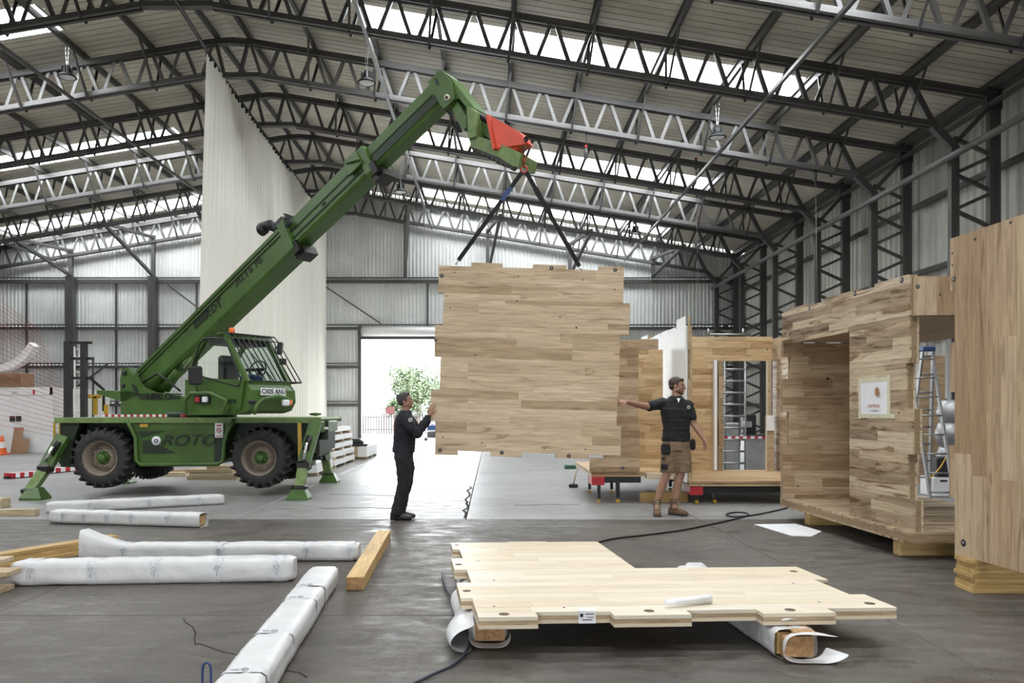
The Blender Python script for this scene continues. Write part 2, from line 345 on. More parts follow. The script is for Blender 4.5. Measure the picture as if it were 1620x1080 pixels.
# cracks in the slabs
def crack(pts, w=.012):
    m_ = MB()
    for a, b_ in zip(pts, pts[1:]): m_.bar((a[0], a[1], .0005), (b_[0], b_[1], .0005), w, .004)
    m_.make('crack', M['crackfill'], fl)
rnd = random.Random(5)
def wig(a, b_, n, s):
    return [(a[0]+(b_[0]-a[0])*i/n+rnd.uniform(-s, s), a[1]+(b_[1]-a[1])*i/n+rnd.uniform(-s, s)) for i in range(n+1)]
crack(wig((-.40, 10.8), (-.44, 15.2), 16, .035), .035)
crack(wig((-2.2, 5.6), (-1.85, 5.0), 5, .03)+wig((-1.85, 5.0), (-1.0, 4.35), 8, .03), .008)
crack(wig((-2.6, 11.9), (-1.3, 11.9), 7, .05), .018)
crack(wig((.3, 12.2), (1.4, 12.4), 7, .05), .018)
crack(wig((-2.9, 13.9), (-1.6, 13.6), 7, .05), .015)
# roof sheets: ribs run down the slope
ce = empty('ceiling', (0, 0, 0), kind='structure')
SKY = [(-3.6+.0, -2.3), (3.85, 5.1), (11.3, 12.55), (18.75, 20.0), (26.95, 28.2), (34.25, 35.5)]
def ribs(y0, y1, pitch=.25):
    out = []; y = y0
    while y < y1-1e-4:
        e = min(y+pitch, y1)
        out += [(y, 0), (y+pitch*.84, 0), (y+pitch*.85, .11), (y+pitch*.95, .11), (y+pitch*.96, 0)] if e-y > pitch*.95 else [(y, 0)]
        y += pitch
    out.append((y1, 0)); return out
def sheet(xa, xb, y0, y1, name, mat, dz=0):
    pr = ribs(y0, y1); n = len(pr)
    vs = [(xa, y, roofz(xa)+d+dz) for y, d in pr]+[(xb, y, roofz(xb)+d+dz) for y, d in pr]
    fs = [(i, i+1, n+i+1, n+i) for i in range(n-1)]
    return link(name, mesh(name, vs, fs, mat), ce)
def slopes(y0, y1, cuts):
    for a, b_ in zip(cuts, cuts[1:]): sheet(a, b_, y0, y1, 'roof_sheet', M['roof'])
prev = YN
for s0, s1 in SKY:
    slopes(prev, s0, [RX+.001, 2.5, XR+.3]); slopes(prev, s0, [XL-.3, -16.5, RX-.001])
    slopes(s0, s1, [RX+.001, -3.15]); slopes(s0, s1, [7.45, XR+.3]); slopes(s0, s1, [-10.85, RX-.001]); slopes(s0, s1, [XL-.3, -21.45])
    prev = s1
slopes(prev, YF, [RX+.001, 2.5, XR+.3]); slopes(prev, YF, [XL-.3, -16.5, RX-.001])
MB().box((RX, (YF+YN)/2, roofz(RX)+.03), (.6, YF-YN, .02)).make('ridge_cap', M['roof'], ce)
k = 0
for s0, s1 in SKY:
    for xa, xb in ((-3.15, 7.45), (-21.45, -10.85)):
        k += 1; sk = empty('window_%d' % k, (0, 0, 0), kind='structure')
        nseg = 5
        for q in range(nseg):
            a = xa+(xb-xa)*q/nseg; b_ = xa+(xb-xa)*(q+1)/nseg
            MB().add([(a+.01, s0, roofz(a)+.01), (b_-.01, s0, roofz(b_)+.01), (b_-.01, s1, roofz(b_)+.01), (a+.01, s1, roofz(a)+.01)], [(0, 1, 2, 3)]).make('rooflight_pane', M['skylight'], sk, fix=False)
        for x_ in (xa, xb): MB().bar((x_, s0, roofz(x_)), (x_, s1, roofz(x_)), .05, .05).make('flashing', M['steel_lt'], sk)
        xm = (xa+xb)/2; ang = math.atan(SL) if xm > RX else -math.atan(SL)
        portal('daylight_portal', (xm, (s0+s1)/2, roofz(xm)+.12), (0, ang, 0), 10.8, s1-s0)
# wall sheets -------------------------------------------------
def corr(name, parent, mat, axis, c, a0, a1, z0, ztop, pitch, sgn, depth=.045):
    """vertical ribs; axis 'x' = wall across at y=c, 'y' = side wall at x=c; ztop is a function"""
    pr = []; a = a0
    while a < a1-1e-4:
        for fr, d in ((0, 0), (.34, 0), (.46, depth), (.84, depth)):
            q = a+pitch*fr
            if q < a1: pr.append((q, d))
        a += pitch
    pr.append((a1, 0)); n = len(pr); vs = []
    for zz in (0, 1):
        for q, d in pr:
            z = z0 if zz == 0 else ztop(q)
            vs.append((q, c+sgn*d, z) if axis == 'x' else (c+sgn*d, q, z))
    return link(name, mesh(name, vs, [(i, i+1, n+i+1, n+i) for i in range(n-1)], mat), parent)
wb = empty('wall_back', (0, YF, 0), kind='structure'); wb.location = (0, 0, 0)
DX0, DX1, DZ = -6.04, -1.0, 4.72
bays = [XL, -23.0, -19.25, -15.5, -11.7, -7.9, DX0, DX1, -.25, 3.5, 7.3, XR]
for a, b_ in zip(bays, bays[1:]):
    zs = [0, 1.8, 3.54, 5.31, 7.46] if (a, b_) != (DX0, DX1) else [DZ+.55, 7.46]
    for z0, z1 in zip(zs, zs[1:]):
        corr('cladding_sheet', wb, M['clad'], 'x', YF, a, b_, z0, lambda q, z=z1: z+.03, .17, 1)
    if a < RX < b_:
        corr('cladding_sheet', wb, M['clad'], 'x', YF, a, RX, 7.46, roofz, .17, 1); corr('cladding_sheet', wb, M['clad'], 'x', YF, RX, b_, 7.46, roofz, .17, 1)
    else: corr('cladding_sheet', wb, M['clad'], 'x', YF, a, b_, 7.46, roofz, .17, 1)
STB = unitbox('steel_bar', M['steel'])
def sbar(name, parent, a, b_, w, h=None, up=(0, 0, 1), me=None):
    o = link(name, me or STB, parent); o.matrix_local = barM(a, b_, w, h or w, up); return o
for z in (7.46, 5.31, 3.54, 1.8):
    for a, b_ in zip(bays, bays[1:]):
        if z < DZ and (a, b_) == (DX0, DX1): continue
        sbar('girt', wb, (a, YF-.10, z+.06), (b_, YF-.10, z+.06), .14, .05)
        sbar('girt', wb, (a, YF-.10, z-.10), (b_, YF-.10, z-.10), .14, .12 if z < 7 else .16)
for x in (-21.4, -17.3, -13.6, -9.9, 5.5, -3.0): sbar('sag_bar', wb, (x, YF-.05, DZ+.6 if x == -3.0 else 0), (x, YF-.05, 7.4), .07, .06, (0, 1, 0))
for x in (-23.0, -19.25, -15.5, -11.7): sbar('wind_post', wb, (x, YF-.3, 0), (x, YF-.3, 7.55), .34, .34, (0, 1, 0))
for x in (-23.0, -19.25, -15.5, -11.7, -7.9, -4.0, -.25, 3.5, 7.3): sbar('gable_post', wb, (x, YF-.25, 7.5), (x, YF-.25, roofz(x)-.9), .16, .16, (0, 1, 0))
for x in (-19.25, -15.5, -11.7, -4.0, -.25, 3.5, 7.3):
    sbar('knee_brace', wb, (x, YF-.3, 7.6), (x-.55*(1 if x < RX else -1), 32.5, roofz(x)-1.15), .12, .12)
    sbar('knee_brace', wb, (x, YF-.3, roofz(x)-1.0), (x-.55*(1 if x < RX else -1), 32.5, roofz(x)-1.15), .12, .12)
sbar('brace', wb, (-7.8, YF-.14, 7.2), (-5.1, YF-.14, 5.4), .06); sbar('brace', wb, (-14.9, YF-.14, 7.2), (-12.0, YF-.14, 5.0), .06)
sbar('brace', wb, (-20.0, YF-.14, 1.8), (-17.6, YF-.14, 3.6), .07)
sbar('door_post', wb, (DX0-.06, YF-.12, 0), (DX0-.06, YF-.12, DZ+.6), .16, .16, (0, 1, 0)); sbar('door_post', wb, (DX1+.06, YF-.12, 0), (DX1+.06, YF-.12, DZ+.6), .16, .16, (0, 1, 0))
# roller door rolled up over the opening
dr = empty('door_1', (0, 0, 0), kind='structure')
MB().lathe([(.0, 0), (.21, 0), (.21, DX1-DX0), (0, DX1-DX0)], (DX0, YF-.28, DZ+.32), (1, 0, 0), 16).make('door_roll', M['white'], dr)
MB().box(((DX0+DX1)/2, YF-.10, DZ+.06), (DX1-DX0, .12, .16)).make('bottom_bar', M['steel'], dr)
for x in (DX0+.02, DX1-.02): MB().box((x, YF-.3, DZ+.32), (.04, .5, .5)).make('end_plate', M['steel_dk'], dr)
portal('door_portal', ((DX0+DX1)/2, YF+.15, DZ/2), (-PI/2, 0, 0), DX1-DX0, DZ)
# side walls and the wall behind the camera
def sidewall(name, X, sgn, mat):
    w = empty(name, (0, 0, 0), kind='structure'); y = YN
    ysp = [YN, -4.9, -1.15, 2.6, 6.35, 10.07, 13.8, 17.5, 21.2, 24.85, 28.6, 32.4, YF]
    for a, b_ in zip(ysp, ysp[1:]):
        for z0, z1 in ((0, 3.4), (3.4, 7.0), (7.0, 8.7)):
            corr('cladding_sheet', w, mat, 'y', X, a, b_, z0, lambda q, z=z1: z+.02, .30, sgn)
        if b_ > 10:
            for z in (6.95, 5.15, 3.4, 1.7): sbar('girt', w, (X-sgn*.11, a, z), (X-sgn*.11, b_, z), .14, .12)
    sbar('eaves_beam', w, (X-sgn*.35, YN, 8.62), (X-sgn*.35, YF, 8.62), .22, .16)
    sbar('eaves_beam', w, (X-sgn*.6, YN, 8.2), (X-sgn*.6, YF, 8.2), .10, .10)
    return w
sidewall('wall_right', XR, 1, M['clad2']); sidewall('wall_left', XL, -1, M['clad2'])
wf = empty('wall_front', (0, 0, 0), kind='structure')
OX0, OX1, OZ = -5.0, -1.0, 2.6  # unseen opening added behind the camera to let in fill light
for a, b_, z0 in ((XL, OX0, 0), (OX0, RX, OZ), (RX, OX1, OZ), (OX1, XR, 0)):
    corr('cladding_sheet', wf, M['clad'], 'x', YN, a, b_, z0, roofz, .3, -1)
portal('fill_opening_portal', ((OX0+OX1)/2, YN-.2, OZ/2), (PI/2, 0, 0), OX1-OX0, OZ)
# yard outside
yd = MB().box((0, 100, -.16), (240, 127.0, .1)); yd.box((0, -60, -.16), (240, 99.0, .1)); yd.make('yard_ground', M['tar'], kind='structure')
# ============================================================ roof frames
FR = [13.8, 17.5, 21.2, 24.85, 28.6, 32.4, 36.05]
ordn = ['nearest the camera', 'second from the camera', 'third from the camera', 'fourth from the camera', 'fifth from the camera', 'sixth from the camera', 'farthest, close to the end wall']
def tz(x): return roofz(x)-.33
def bz(x):
    x = x if x > RX else -14-x
    return 9.38-SL*(max(x, RX+.6)) + .0
# angle-section bar along X, unit length
LV = [(-.5, -.5), (.5, -.5), (.5, -.28), (-.28, -.28), (-.28, .5), (-.5, .5)]
def lmesh(name, mat):
    vs = [(s, y, z) for s in (-.5, .5) for y, z in LV]; n = 6
    return mesh(name, vs, [tuple(range(n))[::-1], tuple(range(n, 2*n))]+[(i, (i+1) % n, n+(i+1) % n, n+i) for i in range(n)], mat)
WEB = lmesh('angle_bar', M['steel']); WEBL = lmesh('angle_bar_light', M['steel_lt'])
M['steel_md'] = simple('mid grey steel', (.135, .132, .13), .4, .35, .2, 3.0)
WEBM = lmesh('angle_bar_mid', M['steel_md']); BARM = unitbox('steel_bar_mid', M['steel_md'])
nodes = [9.24-.878*i for i in range(0, 19)]
nodes = nodes[:19]                                   # down to about the ridge
for fi, Y in enumerate(FR):
    tr = empty('roof_truss', (0, 0, 0), 'grey steel lattice roof truss spanning the hall, %s' % ordn[fi], 'truss', 'roof trusses')
    light = fi in (0, 2, 4)
    for side in (1, -1):
        X = lambda x: x if side > 0 else -14-x
        def pt(x, z): return (X(x), Y, z)
        # chords: two channels with a gap
        segs = [11.1, 7.3, 3.5, -.25, -4.0, -6.4]
        for a, b_ in zip(segs, segs[1:]):
            for dy in (-.07, .07):
                p, q = pt(a, tz(a)), pt(b_, tz(b_)); sbar('top_chord', tr, (p[0], p[1]+dy, p[2]), (q[0], q[1]+dy, q[2]), .07, .15)
        segs = [9.75, 7.3, 3.5, -.25, -4.0, -6.2]
        for a, b_ in zip(segs, segs[1:]):
            p, q = pt(a, bz(a)), pt(b_, bz(b_)); 
            for dy in (-.08, .08): sbar('bottom_chord', tr, (p[0], p[1]+dy, p[2]), (q[0], q[1]+dy, q[2]), .09, .12, me=BARM if light else None)
        for i in range(len(nodes)-1):
            xt = nodes[i]; xb = nodes[i]-.439
            if xb < -6.4: break
            wm = (WEBM if light else WEB)
            sbar('diagonal', tr, pt(xt-.05, tz(xt)), pt(xb+.07, bz(xb)), .085, .085, (0, 1, 0), me=wm)
            sbar('diagonal', tr, pt(xb-.07, bz(xb)), pt(xt-.878+.05, tz(xt-.878)), .085, .085, (0, 1, 0), me=wm)
            if i % 2 == 0 and abs(xt) < 30:
                for dy in (-.65, .65):
                    if dy > 0 and Y > 36: continue
                    p = pt(xt, roofz(xt)-.22); q = pt(xt-.12, bz(xt)-.08)
                    sbar('stay', tr, (p[0], Y+dy, p[2]), (q[0], Y+(.1 if dy > 0 else -.1), q[2]), .055, .055, me=WEB)
        # raking end member from chord end to the column head
        sbar('end_raker', tr, pt(9.24, tz(9.24)), pt(9.73, bz(9.73)), .13, .13, (0, 1, 0))
        sbar('end_raker', tr, pt(9.73, bz(9.73)), pt(10.2, 7.29), .16, .16, (0, 1, 0))
    sbar('top_chord', tr, (-6.4, Y, tz(-6.4)+.0), (RX, Y, tz(-6.7)), .2, .15); sbar('top_chord', tr, (-7.6, Y, tz(-7.6)), (RX, Y, tz(-6.7)), .2, .15)
    sbar('bottom_chord', tr, (-6.2, Y, bz(-6.4)), (-7.8, Y, bz(-6.4)), .2, .12)
    sbar('diagonal', tr, (-6.57, Y, tz(-6.57)), (-6.8, Y, bz(-6.4)), .085, .085, (0, 1, 0), me=WEB); sbar('diagonal', tr, (-7.43, Y, tz(-7.43)), (-7.2, Y, bz(-6.4)), .085, .085, (0, 1, 0), me=WEB)
# lattice columns
for side in (1, -1):
    for fi, Y in enumerate(FR):
        if side < 0: X = lambda x: -14-x
        else: X = lambda x: x
        co = empty('lattice_column', (X(10.65), Y, 0), 'dark steel lattice column on the %s wall carrying the roof truss %s' % ('right' if side > 0 else 'left', ordn[fi]), 'column', 'lattice columns'); co.location = (0, 0, 0)
        sbar('inner_post', co, (X(10.2), Y, 0), (X(10.2), Y, 7.33), .18, .15, (0, 1, 0)); sbar('outer_post', co, (X(11.08), Y, 0), (X(11.08), Y, 8.55), .24, .16, (0, 1, 0))
        z = .3; s = 0
        while z < 7.2:
            a, b_ = (10.2, 11.08) if s == 0 else (11.08, 10.2)
            sbar('lacing_bar', co, (X(a), Y, z), (X(b_), Y, z+.40), .075, .075, (0, 1, 0)); z += .40; s = 1-s
        sbar('head_brace', co, (X(10.25), Y, 7.4), (X(11.0), Y, 8.2), .09, .09, (0, 1, 0))
        MB().box((X(11.05), Y, 8.35), (.34, .2, .5)).make('head_plate', M['steel_dk'], co)
        MB().box((X(10.65), Y, .02), (1.2, .4, .04)).make('base_plate', M['steel_dk'], co)
# purlins
pk = [11.0]+[9.24-1.756*i for i in range(10)]
wd = ['eaves', 'second', 'third', 'fourth', 'fifth', 'sixth', 'seventh', 'eighth', 'ninth', 'tenth', 'ridge']
for side in (1, -1):
    for i, x in enumerate(pk):
        xx = x if side > 0 else -14-x
        pu = empty('purlin', (0, 0, 0), 'dark steel purlin under the roof sheets, %s line up from the %s wall' % (wd[i], 'right' if side > 0 else 'left'), 'purlin', 'roof purlins')
        z = roofz(x)-.14
        sbar('web_plate', pu, (xx, YN+.4, z), (xx, YF-.12, z), .03, .17); sbar('flange', pu, (xx+.02, YN+.4, z-.085), (xx+.02, YF-.12, z-.085), .08, .02); sbar('flange', pu, (xx-.02, YN+.4, z+.085), (xx-.02, YF-.12, z+.085), .08, .02)
# longitudinal ties
for lab, x, z, r_ in (('under the right roof slope nearer the wall', 6.0, 8.3, .075), ('under the right roof slope nearer the ridge', -2.8, 9.76, .08), ('under the left roof slope nearer the ridge', -11.2, 9.76, .07), ('under the left roof slope nearer the wall', -20.0, 8.3, .08)):
    MB().bar((x, 12, z), (x, YF-.2, z), r_, r_).make('longitudinal_tie', M['steel_md'], label='long grey steel tie along the trusses, '+lab, cat='tie', group='longitudinal ties')
MB().tube([(9.98, 8, 7.0), (9.98, YF-.3, 7.0)], .075, 10).make('wall_rail', M['steel_md'], label='long round grey rail running in front of the right wall columns', cat='rail')
# ============================================================ rotating telehandler
TC = Vector((-5.36, 14.55, 0)); TA = R(33.4)
TU = Vector((math.cos(TA), -math.sin(TA), 0)); TV = Vector((-math.sin(TA), -math.cos(TA), 0)); UP3 = Vector((0, 0, 1))
def T(u, v, z): return TC+TU*u+TV*v+UP3*z
def TP(px, py, v):
    k = (px-CX)/F; c, s = math.cos(TA), math.sin(TA)
    u = (k*(TC.y-c*v)-TC.x+s*v)/(c+k*s); Y = TC.y-s*u-c*v
    return u, CAMH+(CY-py)*Y/F
def UPn(px, py, U):
    k = (px-CX)/F; c, s = math.cos(TA), math.sin(TA)
    v = (TC.x+c*U-k*(TC.y-s*U))/(s-k*c); Y = TC.y-s*U-c*v
    return v, CAMH+(CY-py)*Y/F
mc = empty('telehandler', (-5.36, 14.55, 0), 'green rotating telehandler crane on outriggers, boom raised and holding up the wooden panel', 'telehandler'); mc.location = (0, 0, 0)
YS = 13.55
def S(px, py, Y=YS): return P(px, py, Y)
# --- carrier
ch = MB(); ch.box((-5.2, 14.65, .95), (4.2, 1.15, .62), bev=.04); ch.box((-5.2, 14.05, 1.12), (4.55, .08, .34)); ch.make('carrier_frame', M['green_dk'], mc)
dk = MB().box((-5.28, 14.68, 1.315), (4.5, 2.16, .06), bev=.02); dk.bar((-7.53, 13.58, 1.30), (-2.95, 13.58, 1.30), .05, .09); dk.bar((-7.53, 15.78, 1.30), (-3.03, 15.78, 1.30), .05, .09)
dk.make('deck', M['green_lt'], mc)
# belly box between the wheels with raised frame
pts = [(200, 663), (206, 676), (214, 692), (215, 728), (222, 735), (345, 734), (353, 728), (354, 700), (360, 680), (371, 663)]
bl = MB(); o_ = S(0, 0, 13.62)
poly = [(S(x, y).x, S(x, y).z) for x, y in pts]
bl.prism(poly, (0, 13.60, 0), (1, 0, 0), (0, 0, 1), (0, .6, 0)); bl.make('side_box', M['green'], mc)
fr_ = MB().tube([Vector((p[0], 13.56, p[1])) for p in poly[:]], .035, 8); fr_.make('side_box_frame', M['green'], mc)
inn = [(207, 664), (352, 664), (352, 669), (213, 669)]
for poly_ in ([(209, 664), (240, 665), (250, 670), (214, 670)], [(217, 682), (262, 681), (240, 686), (222, 692)], [(224, 696), (236, 697), (275, 716), (225, 717)]):
    vt = MB().prism([(S(x, y).x, S(x, y).z) for x, y in poly_], (0, 13.575, 0), (1, 0, 0), (0, 0, 1), (0, .03, 0)); vt.make('vent_grille', M['green_dk'], mc)
vt = MB().prism([(S(x, y).x, S(x, y).z) for x, y in [(339, 664), (352, 664), (349, 730), (338, 730)]], (0, 13.58, 0), (1, 0, 0), (0, 0, 1), (0, .03, 0)); vt.make('vent_grille', M['green_dk'], mc)

q = S(295, 697, 13.56)
text('lettering', 'ROTO', .27, frame((q.x+.02, 13.568, q.z), (1, 0, 0), (0, 0, 1), (0, -1, 0)), M['ink'], mc, .004, shear=.3, xs=1.22)
q = S(247, 697)
MB().lathe([(0, 0), (.078, 0), (.078, .02), (0, .02)], (q.x, 13.57, q.z), (0, -1, 0), 20).make('round_badge', M['paper'], mc)
MB().lathe([(.02, 0), (.035, 0), (.035, .006), (.02, .006)], (q.x, 13.548, q.z), (0, -1, 0), 16).make('badge_ring', M['ink'], mc)
a_, b_ = S(340, 669), S(353, 692)
pl = MB().box(((a_.x+b_.x)/2, 13.56, (a_.z+b_.z)/2), (b_.x-a_.x, .02, a_.z-b_.z)).make('warning_plate', M['paper'], mc)
MB().lathe([(.028, 0), (.04, 0), (.04, .004), (.028, .004)], ((a_.x+b_.x)/2, 13.548, (a_.z+b_.z)/2+.0), (0, -1, 0), 18).bar(((a_.x+b_.x)/2-.03, 13.546, (a_.z+b_.z)/2+.03), ((a_.x+b_.x)/2+.03, 13.546, (a_.z+b_.z)/2-.03), .008).make('ban_symbol', M['redp'], pl)
MB().box(((a_.x+b_.x)/2, 13.547, a_.z-.04), (.08, .004, .02)).box(((a_.x+b_.x)/2, 13.547, b_.z+.025), (.09, .004, .012)).make('sign_text', M['redp'], pl)
q = S(227, 673); MB().box((q.x, 13.57, q.z), (.13, .02, .05)).make('amber_reflector', M['yellow'], mc)
# end plates and fender liners
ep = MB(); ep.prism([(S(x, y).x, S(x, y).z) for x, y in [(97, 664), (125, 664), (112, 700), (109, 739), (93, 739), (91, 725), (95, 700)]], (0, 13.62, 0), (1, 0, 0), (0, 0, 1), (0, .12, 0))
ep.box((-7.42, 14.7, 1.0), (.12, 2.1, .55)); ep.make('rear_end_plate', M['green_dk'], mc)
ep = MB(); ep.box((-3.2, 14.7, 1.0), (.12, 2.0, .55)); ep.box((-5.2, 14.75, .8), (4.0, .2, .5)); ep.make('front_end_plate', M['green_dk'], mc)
# --- wheels
def tyre(name):
    m_ = MB(); Rr = .50; w = .42
    m_.lathe([(.29, .02), (.33, -.005), (.43, -.01), (Rr-.035, .03), (Rr-.02, .08), (Rr-.02, w-.08), (Rr-.035, w-.03), (.43, w+.01), (.33, w+.005), (.29, w-.02)], (0, 0, 0), (0, 1, 0), 40)
    for k in range(44):
        a = 2*PI*k/44; s = 1 if k % 2 else -1
        y0, y1 = (.01, .24) if s > 0 else (.18, .41); a1 = a+.10*s
        def pp(r, an, y): return (r*math.cos(an), y, r*math.sin(an))
        ha = .042
        vs = [pp(Rr-.06, a-ha, y0), pp(Rr-.06, a+ha, y0), pp(Rr+.018, a+ha*.8, y0+.012), pp(Rr+.018, a-ha*.8, y0+.012), pp(Rr-.06, a1-ha, y1), pp(Rr-.06, a1+ha, y1), pp(Rr+.03, a1+ha*.8, y1), pp(Rr+.03, a1-ha*.8, y1)]
        m_.add(vs, [(0, 1, 2, 3), (7, 6, 5, 4), (0, 4, 5, 1), (1, 5, 6, 2), (2, 6, 7, 3), (3, 7, 4, 0)])
        # shoulder blocks
        for yy in ((-.012,) if s > 0 else (w-.03,)):
            m_.add([pp(Rr-.09, a-ha, yy), pp(Rr-.09, a+ha, yy), pp(Rr+.015, a+ha, yy+.01), pp(Rr+.015, a-ha, yy+.01), pp(Rr-.09, a-ha, yy+.04), pp(Rr-.09, a+ha, yy+.04), pp(Rr+.02, a+ha, yy+.04), pp(Rr+.02, a-ha, yy+.04)], [(0, 1, 2, 3), (7, 6, 5, 4), (0, 4, 5, 1), (1, 5, 6, 2), (2, 6, 7, 3), (3, 7, 4, 0)])
    return m_
def wheel(x, y, z, face):
    """face -1: outer face toward the camera"""
    w = tyre('tyre').make('tyre', M['rubber'], mc); 
    rm = MB().lathe([(.305, -.0), (.30, .015), (.272, .02), (.262, .12), (.245, .13), (.235, .20), (.225, .205), (.215, .15), (.12, .13), (.0, .13)], (0, 0, 0), (0, 1, 0), 36)
    hb = MB().lathe([(.0, .02), (.055, .02), (.07, .05), (.075, .12), (.12, .125), (.125, .16)], (0, 0, 0), (0, 1, 0), 24)
    for k in range(5):
        a = 2*PI*k/5+.3; hb.box((.095*math.cos(a), .11, .095*math.sin(a)), (.035, .05, .035))
    bt = MB()
    for k in range(10):
        a = 2*PI*k/10; c_ = (.165*math.cos(a), .150, .165*math.sin(a)); bt.lathe([(0, -.035), (.014, -.035), (.014, .02)], c_, (0, 1, 0), 6, sm=False)
    ro = rm.make('rim', M['rim'], w); ho = hb.make('hub', M['green'], w); bo = bt.make('wheel_nuts', M['rim'], w)
    w.location = (x, y, z); w.rotation_euler = (0, rnd.uniform(0, 6), 0) if face < 0 else (0, rnd.uniform(0, 6), PI)
    return w
for x in (-6.72, -4.0):
    wheel(x, 13.5, .655, -1); wheel(x, 15.72, .655, 1)
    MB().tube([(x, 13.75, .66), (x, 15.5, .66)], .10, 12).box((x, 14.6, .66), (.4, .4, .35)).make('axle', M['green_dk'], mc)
# --- outriggers
def foot(c, w=.36, d=.32, h=.2, parent=None, mat='green'):
    x, y = c; m_ = MB()
    b = [(x-w/2, y-d/2, 0), (x+w/2, y-d/2, 0), (x+w/2, y+d/2, 0), (x-w/2, y+d/2, 0)]
    b2 = [(p[0], p[1], .035) for p in b]; t_ = [(x+(p[0]-x)*.5, y+(p[1]-y)*.5, h) for p in b]
    m_.add(b+b2+t_, [(3, 2, 1, 0)]+[(i, (i+1) % 4, 4+(i+1) % 4, 4+i) for i in range(4)]+[(4+i, 4+(i+1) % 4, 8+(i+1) % 4, 8+i) for i in range(4)]+[(8, 9, 10, 11)])
    return m_.make('outrigger_foot', M[mat], parent)
def outrigger(top, knee, ft, fc, mats=('green', 'green_lt')):
    o_ = MB().bar(top, knee, .20, .13, (0, 1, 0)); oo = o_.make('outrigger_leg', M[mats[0]], mc)
    MB().bar(knee, ft, .15, .14, (0, 1, 0)).make('extension', M[mats[1]], oo)
    MB().box((knee[0], knee[1], knee[2]), (.22, .2, .14), bev=.03).make('joint_block', M['blackmetal'], oo); MB().box((ft[0], ft[1], ft[2]), (.24, .2, .08), bev=.02).tube([(ft[0]-.12, ft[1], ft[2]), (ft[0]+.12, ft[1], ft[2])], .035).make('joint_block', M['blackmetal'], oo)
    t_ = Vector(top); k_ = Vector(knee); off = Vector((.10 if knee[0] < top[0] else .05, -.12, .06))
    foot(fc, parent=oo); return oo
# near left: splayed
o1 = outrigger(S(100, 690, 13.5), S(72, 741, 13.25), S(48, 776, 13.05), (-7.56, 13.05))
MB().tube([S(92, 698, 13.3), S(80, 718, 13.25)], .055).make('cylinder_barrel', M['blackmetal'], o1); MB().tube([S(84, 706, 13.22), S(71, 729, 13.2)], .03).make('cylinder_rod', M['chrome'], o1)
o2 = outrigger(S(500, 668, 13.5), S(480, 735, 13.2), S(474, 771, 13.05), (-3.2, 13.05))
MB().tube([S(490, 690, 13.3), S(483, 712, 13.2)], .055).make('cylinder_barrel', M['blackmetal'], o2); MB().tube([S(485, 700, 13.12), S(480, 728, 13.1)], .03).make('cylinder_rod', M['chrome'], o2)
MB().bar(S(474, 668, 13.6), S(475, 728, 13.55), .06, .05, (0, 1, 0)).make('guide_strut', M['yellow'], o2)
o3 = outrigger(P(190, 690, 15.8), P(196, 730, 15.9), P(200, 752, 15.9), (-7.42, 15.9))
o4 = outrigger(P(506, 680, 15.9), P(514, 722, 16.0), P(520, 751, 16.1), (-3.33, 16.1))
# pale A-shaped end bracket on the right end
br = MB(); Yb = 15.0
br.prism([(P(x, y, Yb).x, P(x, y, Yb).z) for x, y in [(500, 674), (515, 674), (523, 724), (517, 728), (509, 709), (503, 709), (497, 736), (490, 734)]], (0, Yb, 0), (1, 0, 0), (0, 0, 1), (0, .10, 0)); br.make('end_bracket', M['pale_metal'], mc)
MB().box((-3.10, 14.4, 1.18), (.26, 1.4, .20), bev=.02).make('front_bumper', M['green'], mc)
MB().lathe([(0, 0), (.10, .02), (.11, .05), (.0, .06)], P(499, 658, 13.9), (0, 0, 1), 12).make('cap', M['green'], mc)
MB().box(P(516, 677, 13.7), (.06, .05, .04)).make('marker_lamp', M['paper'], mc)
for x, y0, y1 in ((86, 668, 702), (95, 668, 690)): MB().bar(S(x, y0, 13.9), S(x, y1, 13.9), .03, .03, (0, 1, 0)).make('guide_strut', M['yellow'], mc)
# --- turret
MB().lathe([(0, 0), (.62, 0), (.62, .10), (0, .10)], (TC.x, TC.y, 1.34), (0, 0, 1), 32).make('slewing_ring', M['green_dk'], mc)
def vprism(m_, pix, v, dep, mi=0):
    pl_ = [TP(x, y, v) for x, y in pix]
    m_.prism(pl_, T(0, v, 0), TU, UP3, TV*(-dep), mi)
side = [(191, 656), (190, 600), (193, 583), (203, 581), (208, 590), (213, 603), (222, 613), (240, 620), (262, 623), (293, 628), (330, 640), (330, 656)]
bd = MB(); vprism(bd, side, .5, .12); vprism(bd, side, -.36, .12); vprism(bd, [(192, 655), (192, 634), (222, 630), (330, 640), (330, 655)], .38, .75)
bd.make('turret_body', M['green'], mc)
MB().lathe([(0, 0), (.055, 0), (.055, .03), (0, .03)], T(*TP(198, 590, .5)[:1], .5, TP(198, 590, .5)[1]), TV, 14).lathe([(0, 0), (.045, 0), (.045, .03), (0, .03)], T(TP(196, 610, .5)[0], .5, TP(196, 610, .5)[1]), TV, 14).make('pivot_pin', M['blackmetal'], mc)
wg = MB(); vprism(wg, [(153, 617), (178, 618), (213, 620), (216, 626), (200, 634), (190, 634), (153, 623)], .5, .95); wg.make('tail_wing', M['green'], mc)
gr = MB(); vprism(gr, [(207, 606), (214, 610), (219, 625), (215, 625)], .52, .02); gr.make('body_slot', M['green_dk'], mc)
u, z = TP(250, 627.5, .52)
text('lettering', 'MERLO', .17, frame(T(u, .512, z), TU, UP3, TV), M['ink'], mc, .004, xs=1.35, bold=.004)
st = MB()
for i in range(3):
    for px0, px1 in ((216+2*i, 233), (267, 288-2*i)):
        a_ = TP(px0, 623.5+i*3.2, .515); b_ = TP(px1, 623.5+i*3.2, .515); st.bar(T(a_[0], .51, a_[1]), T(b_[0], .51, b_[1]), .01, .022)
st.make('stripe_decal', M['ink'], mc)
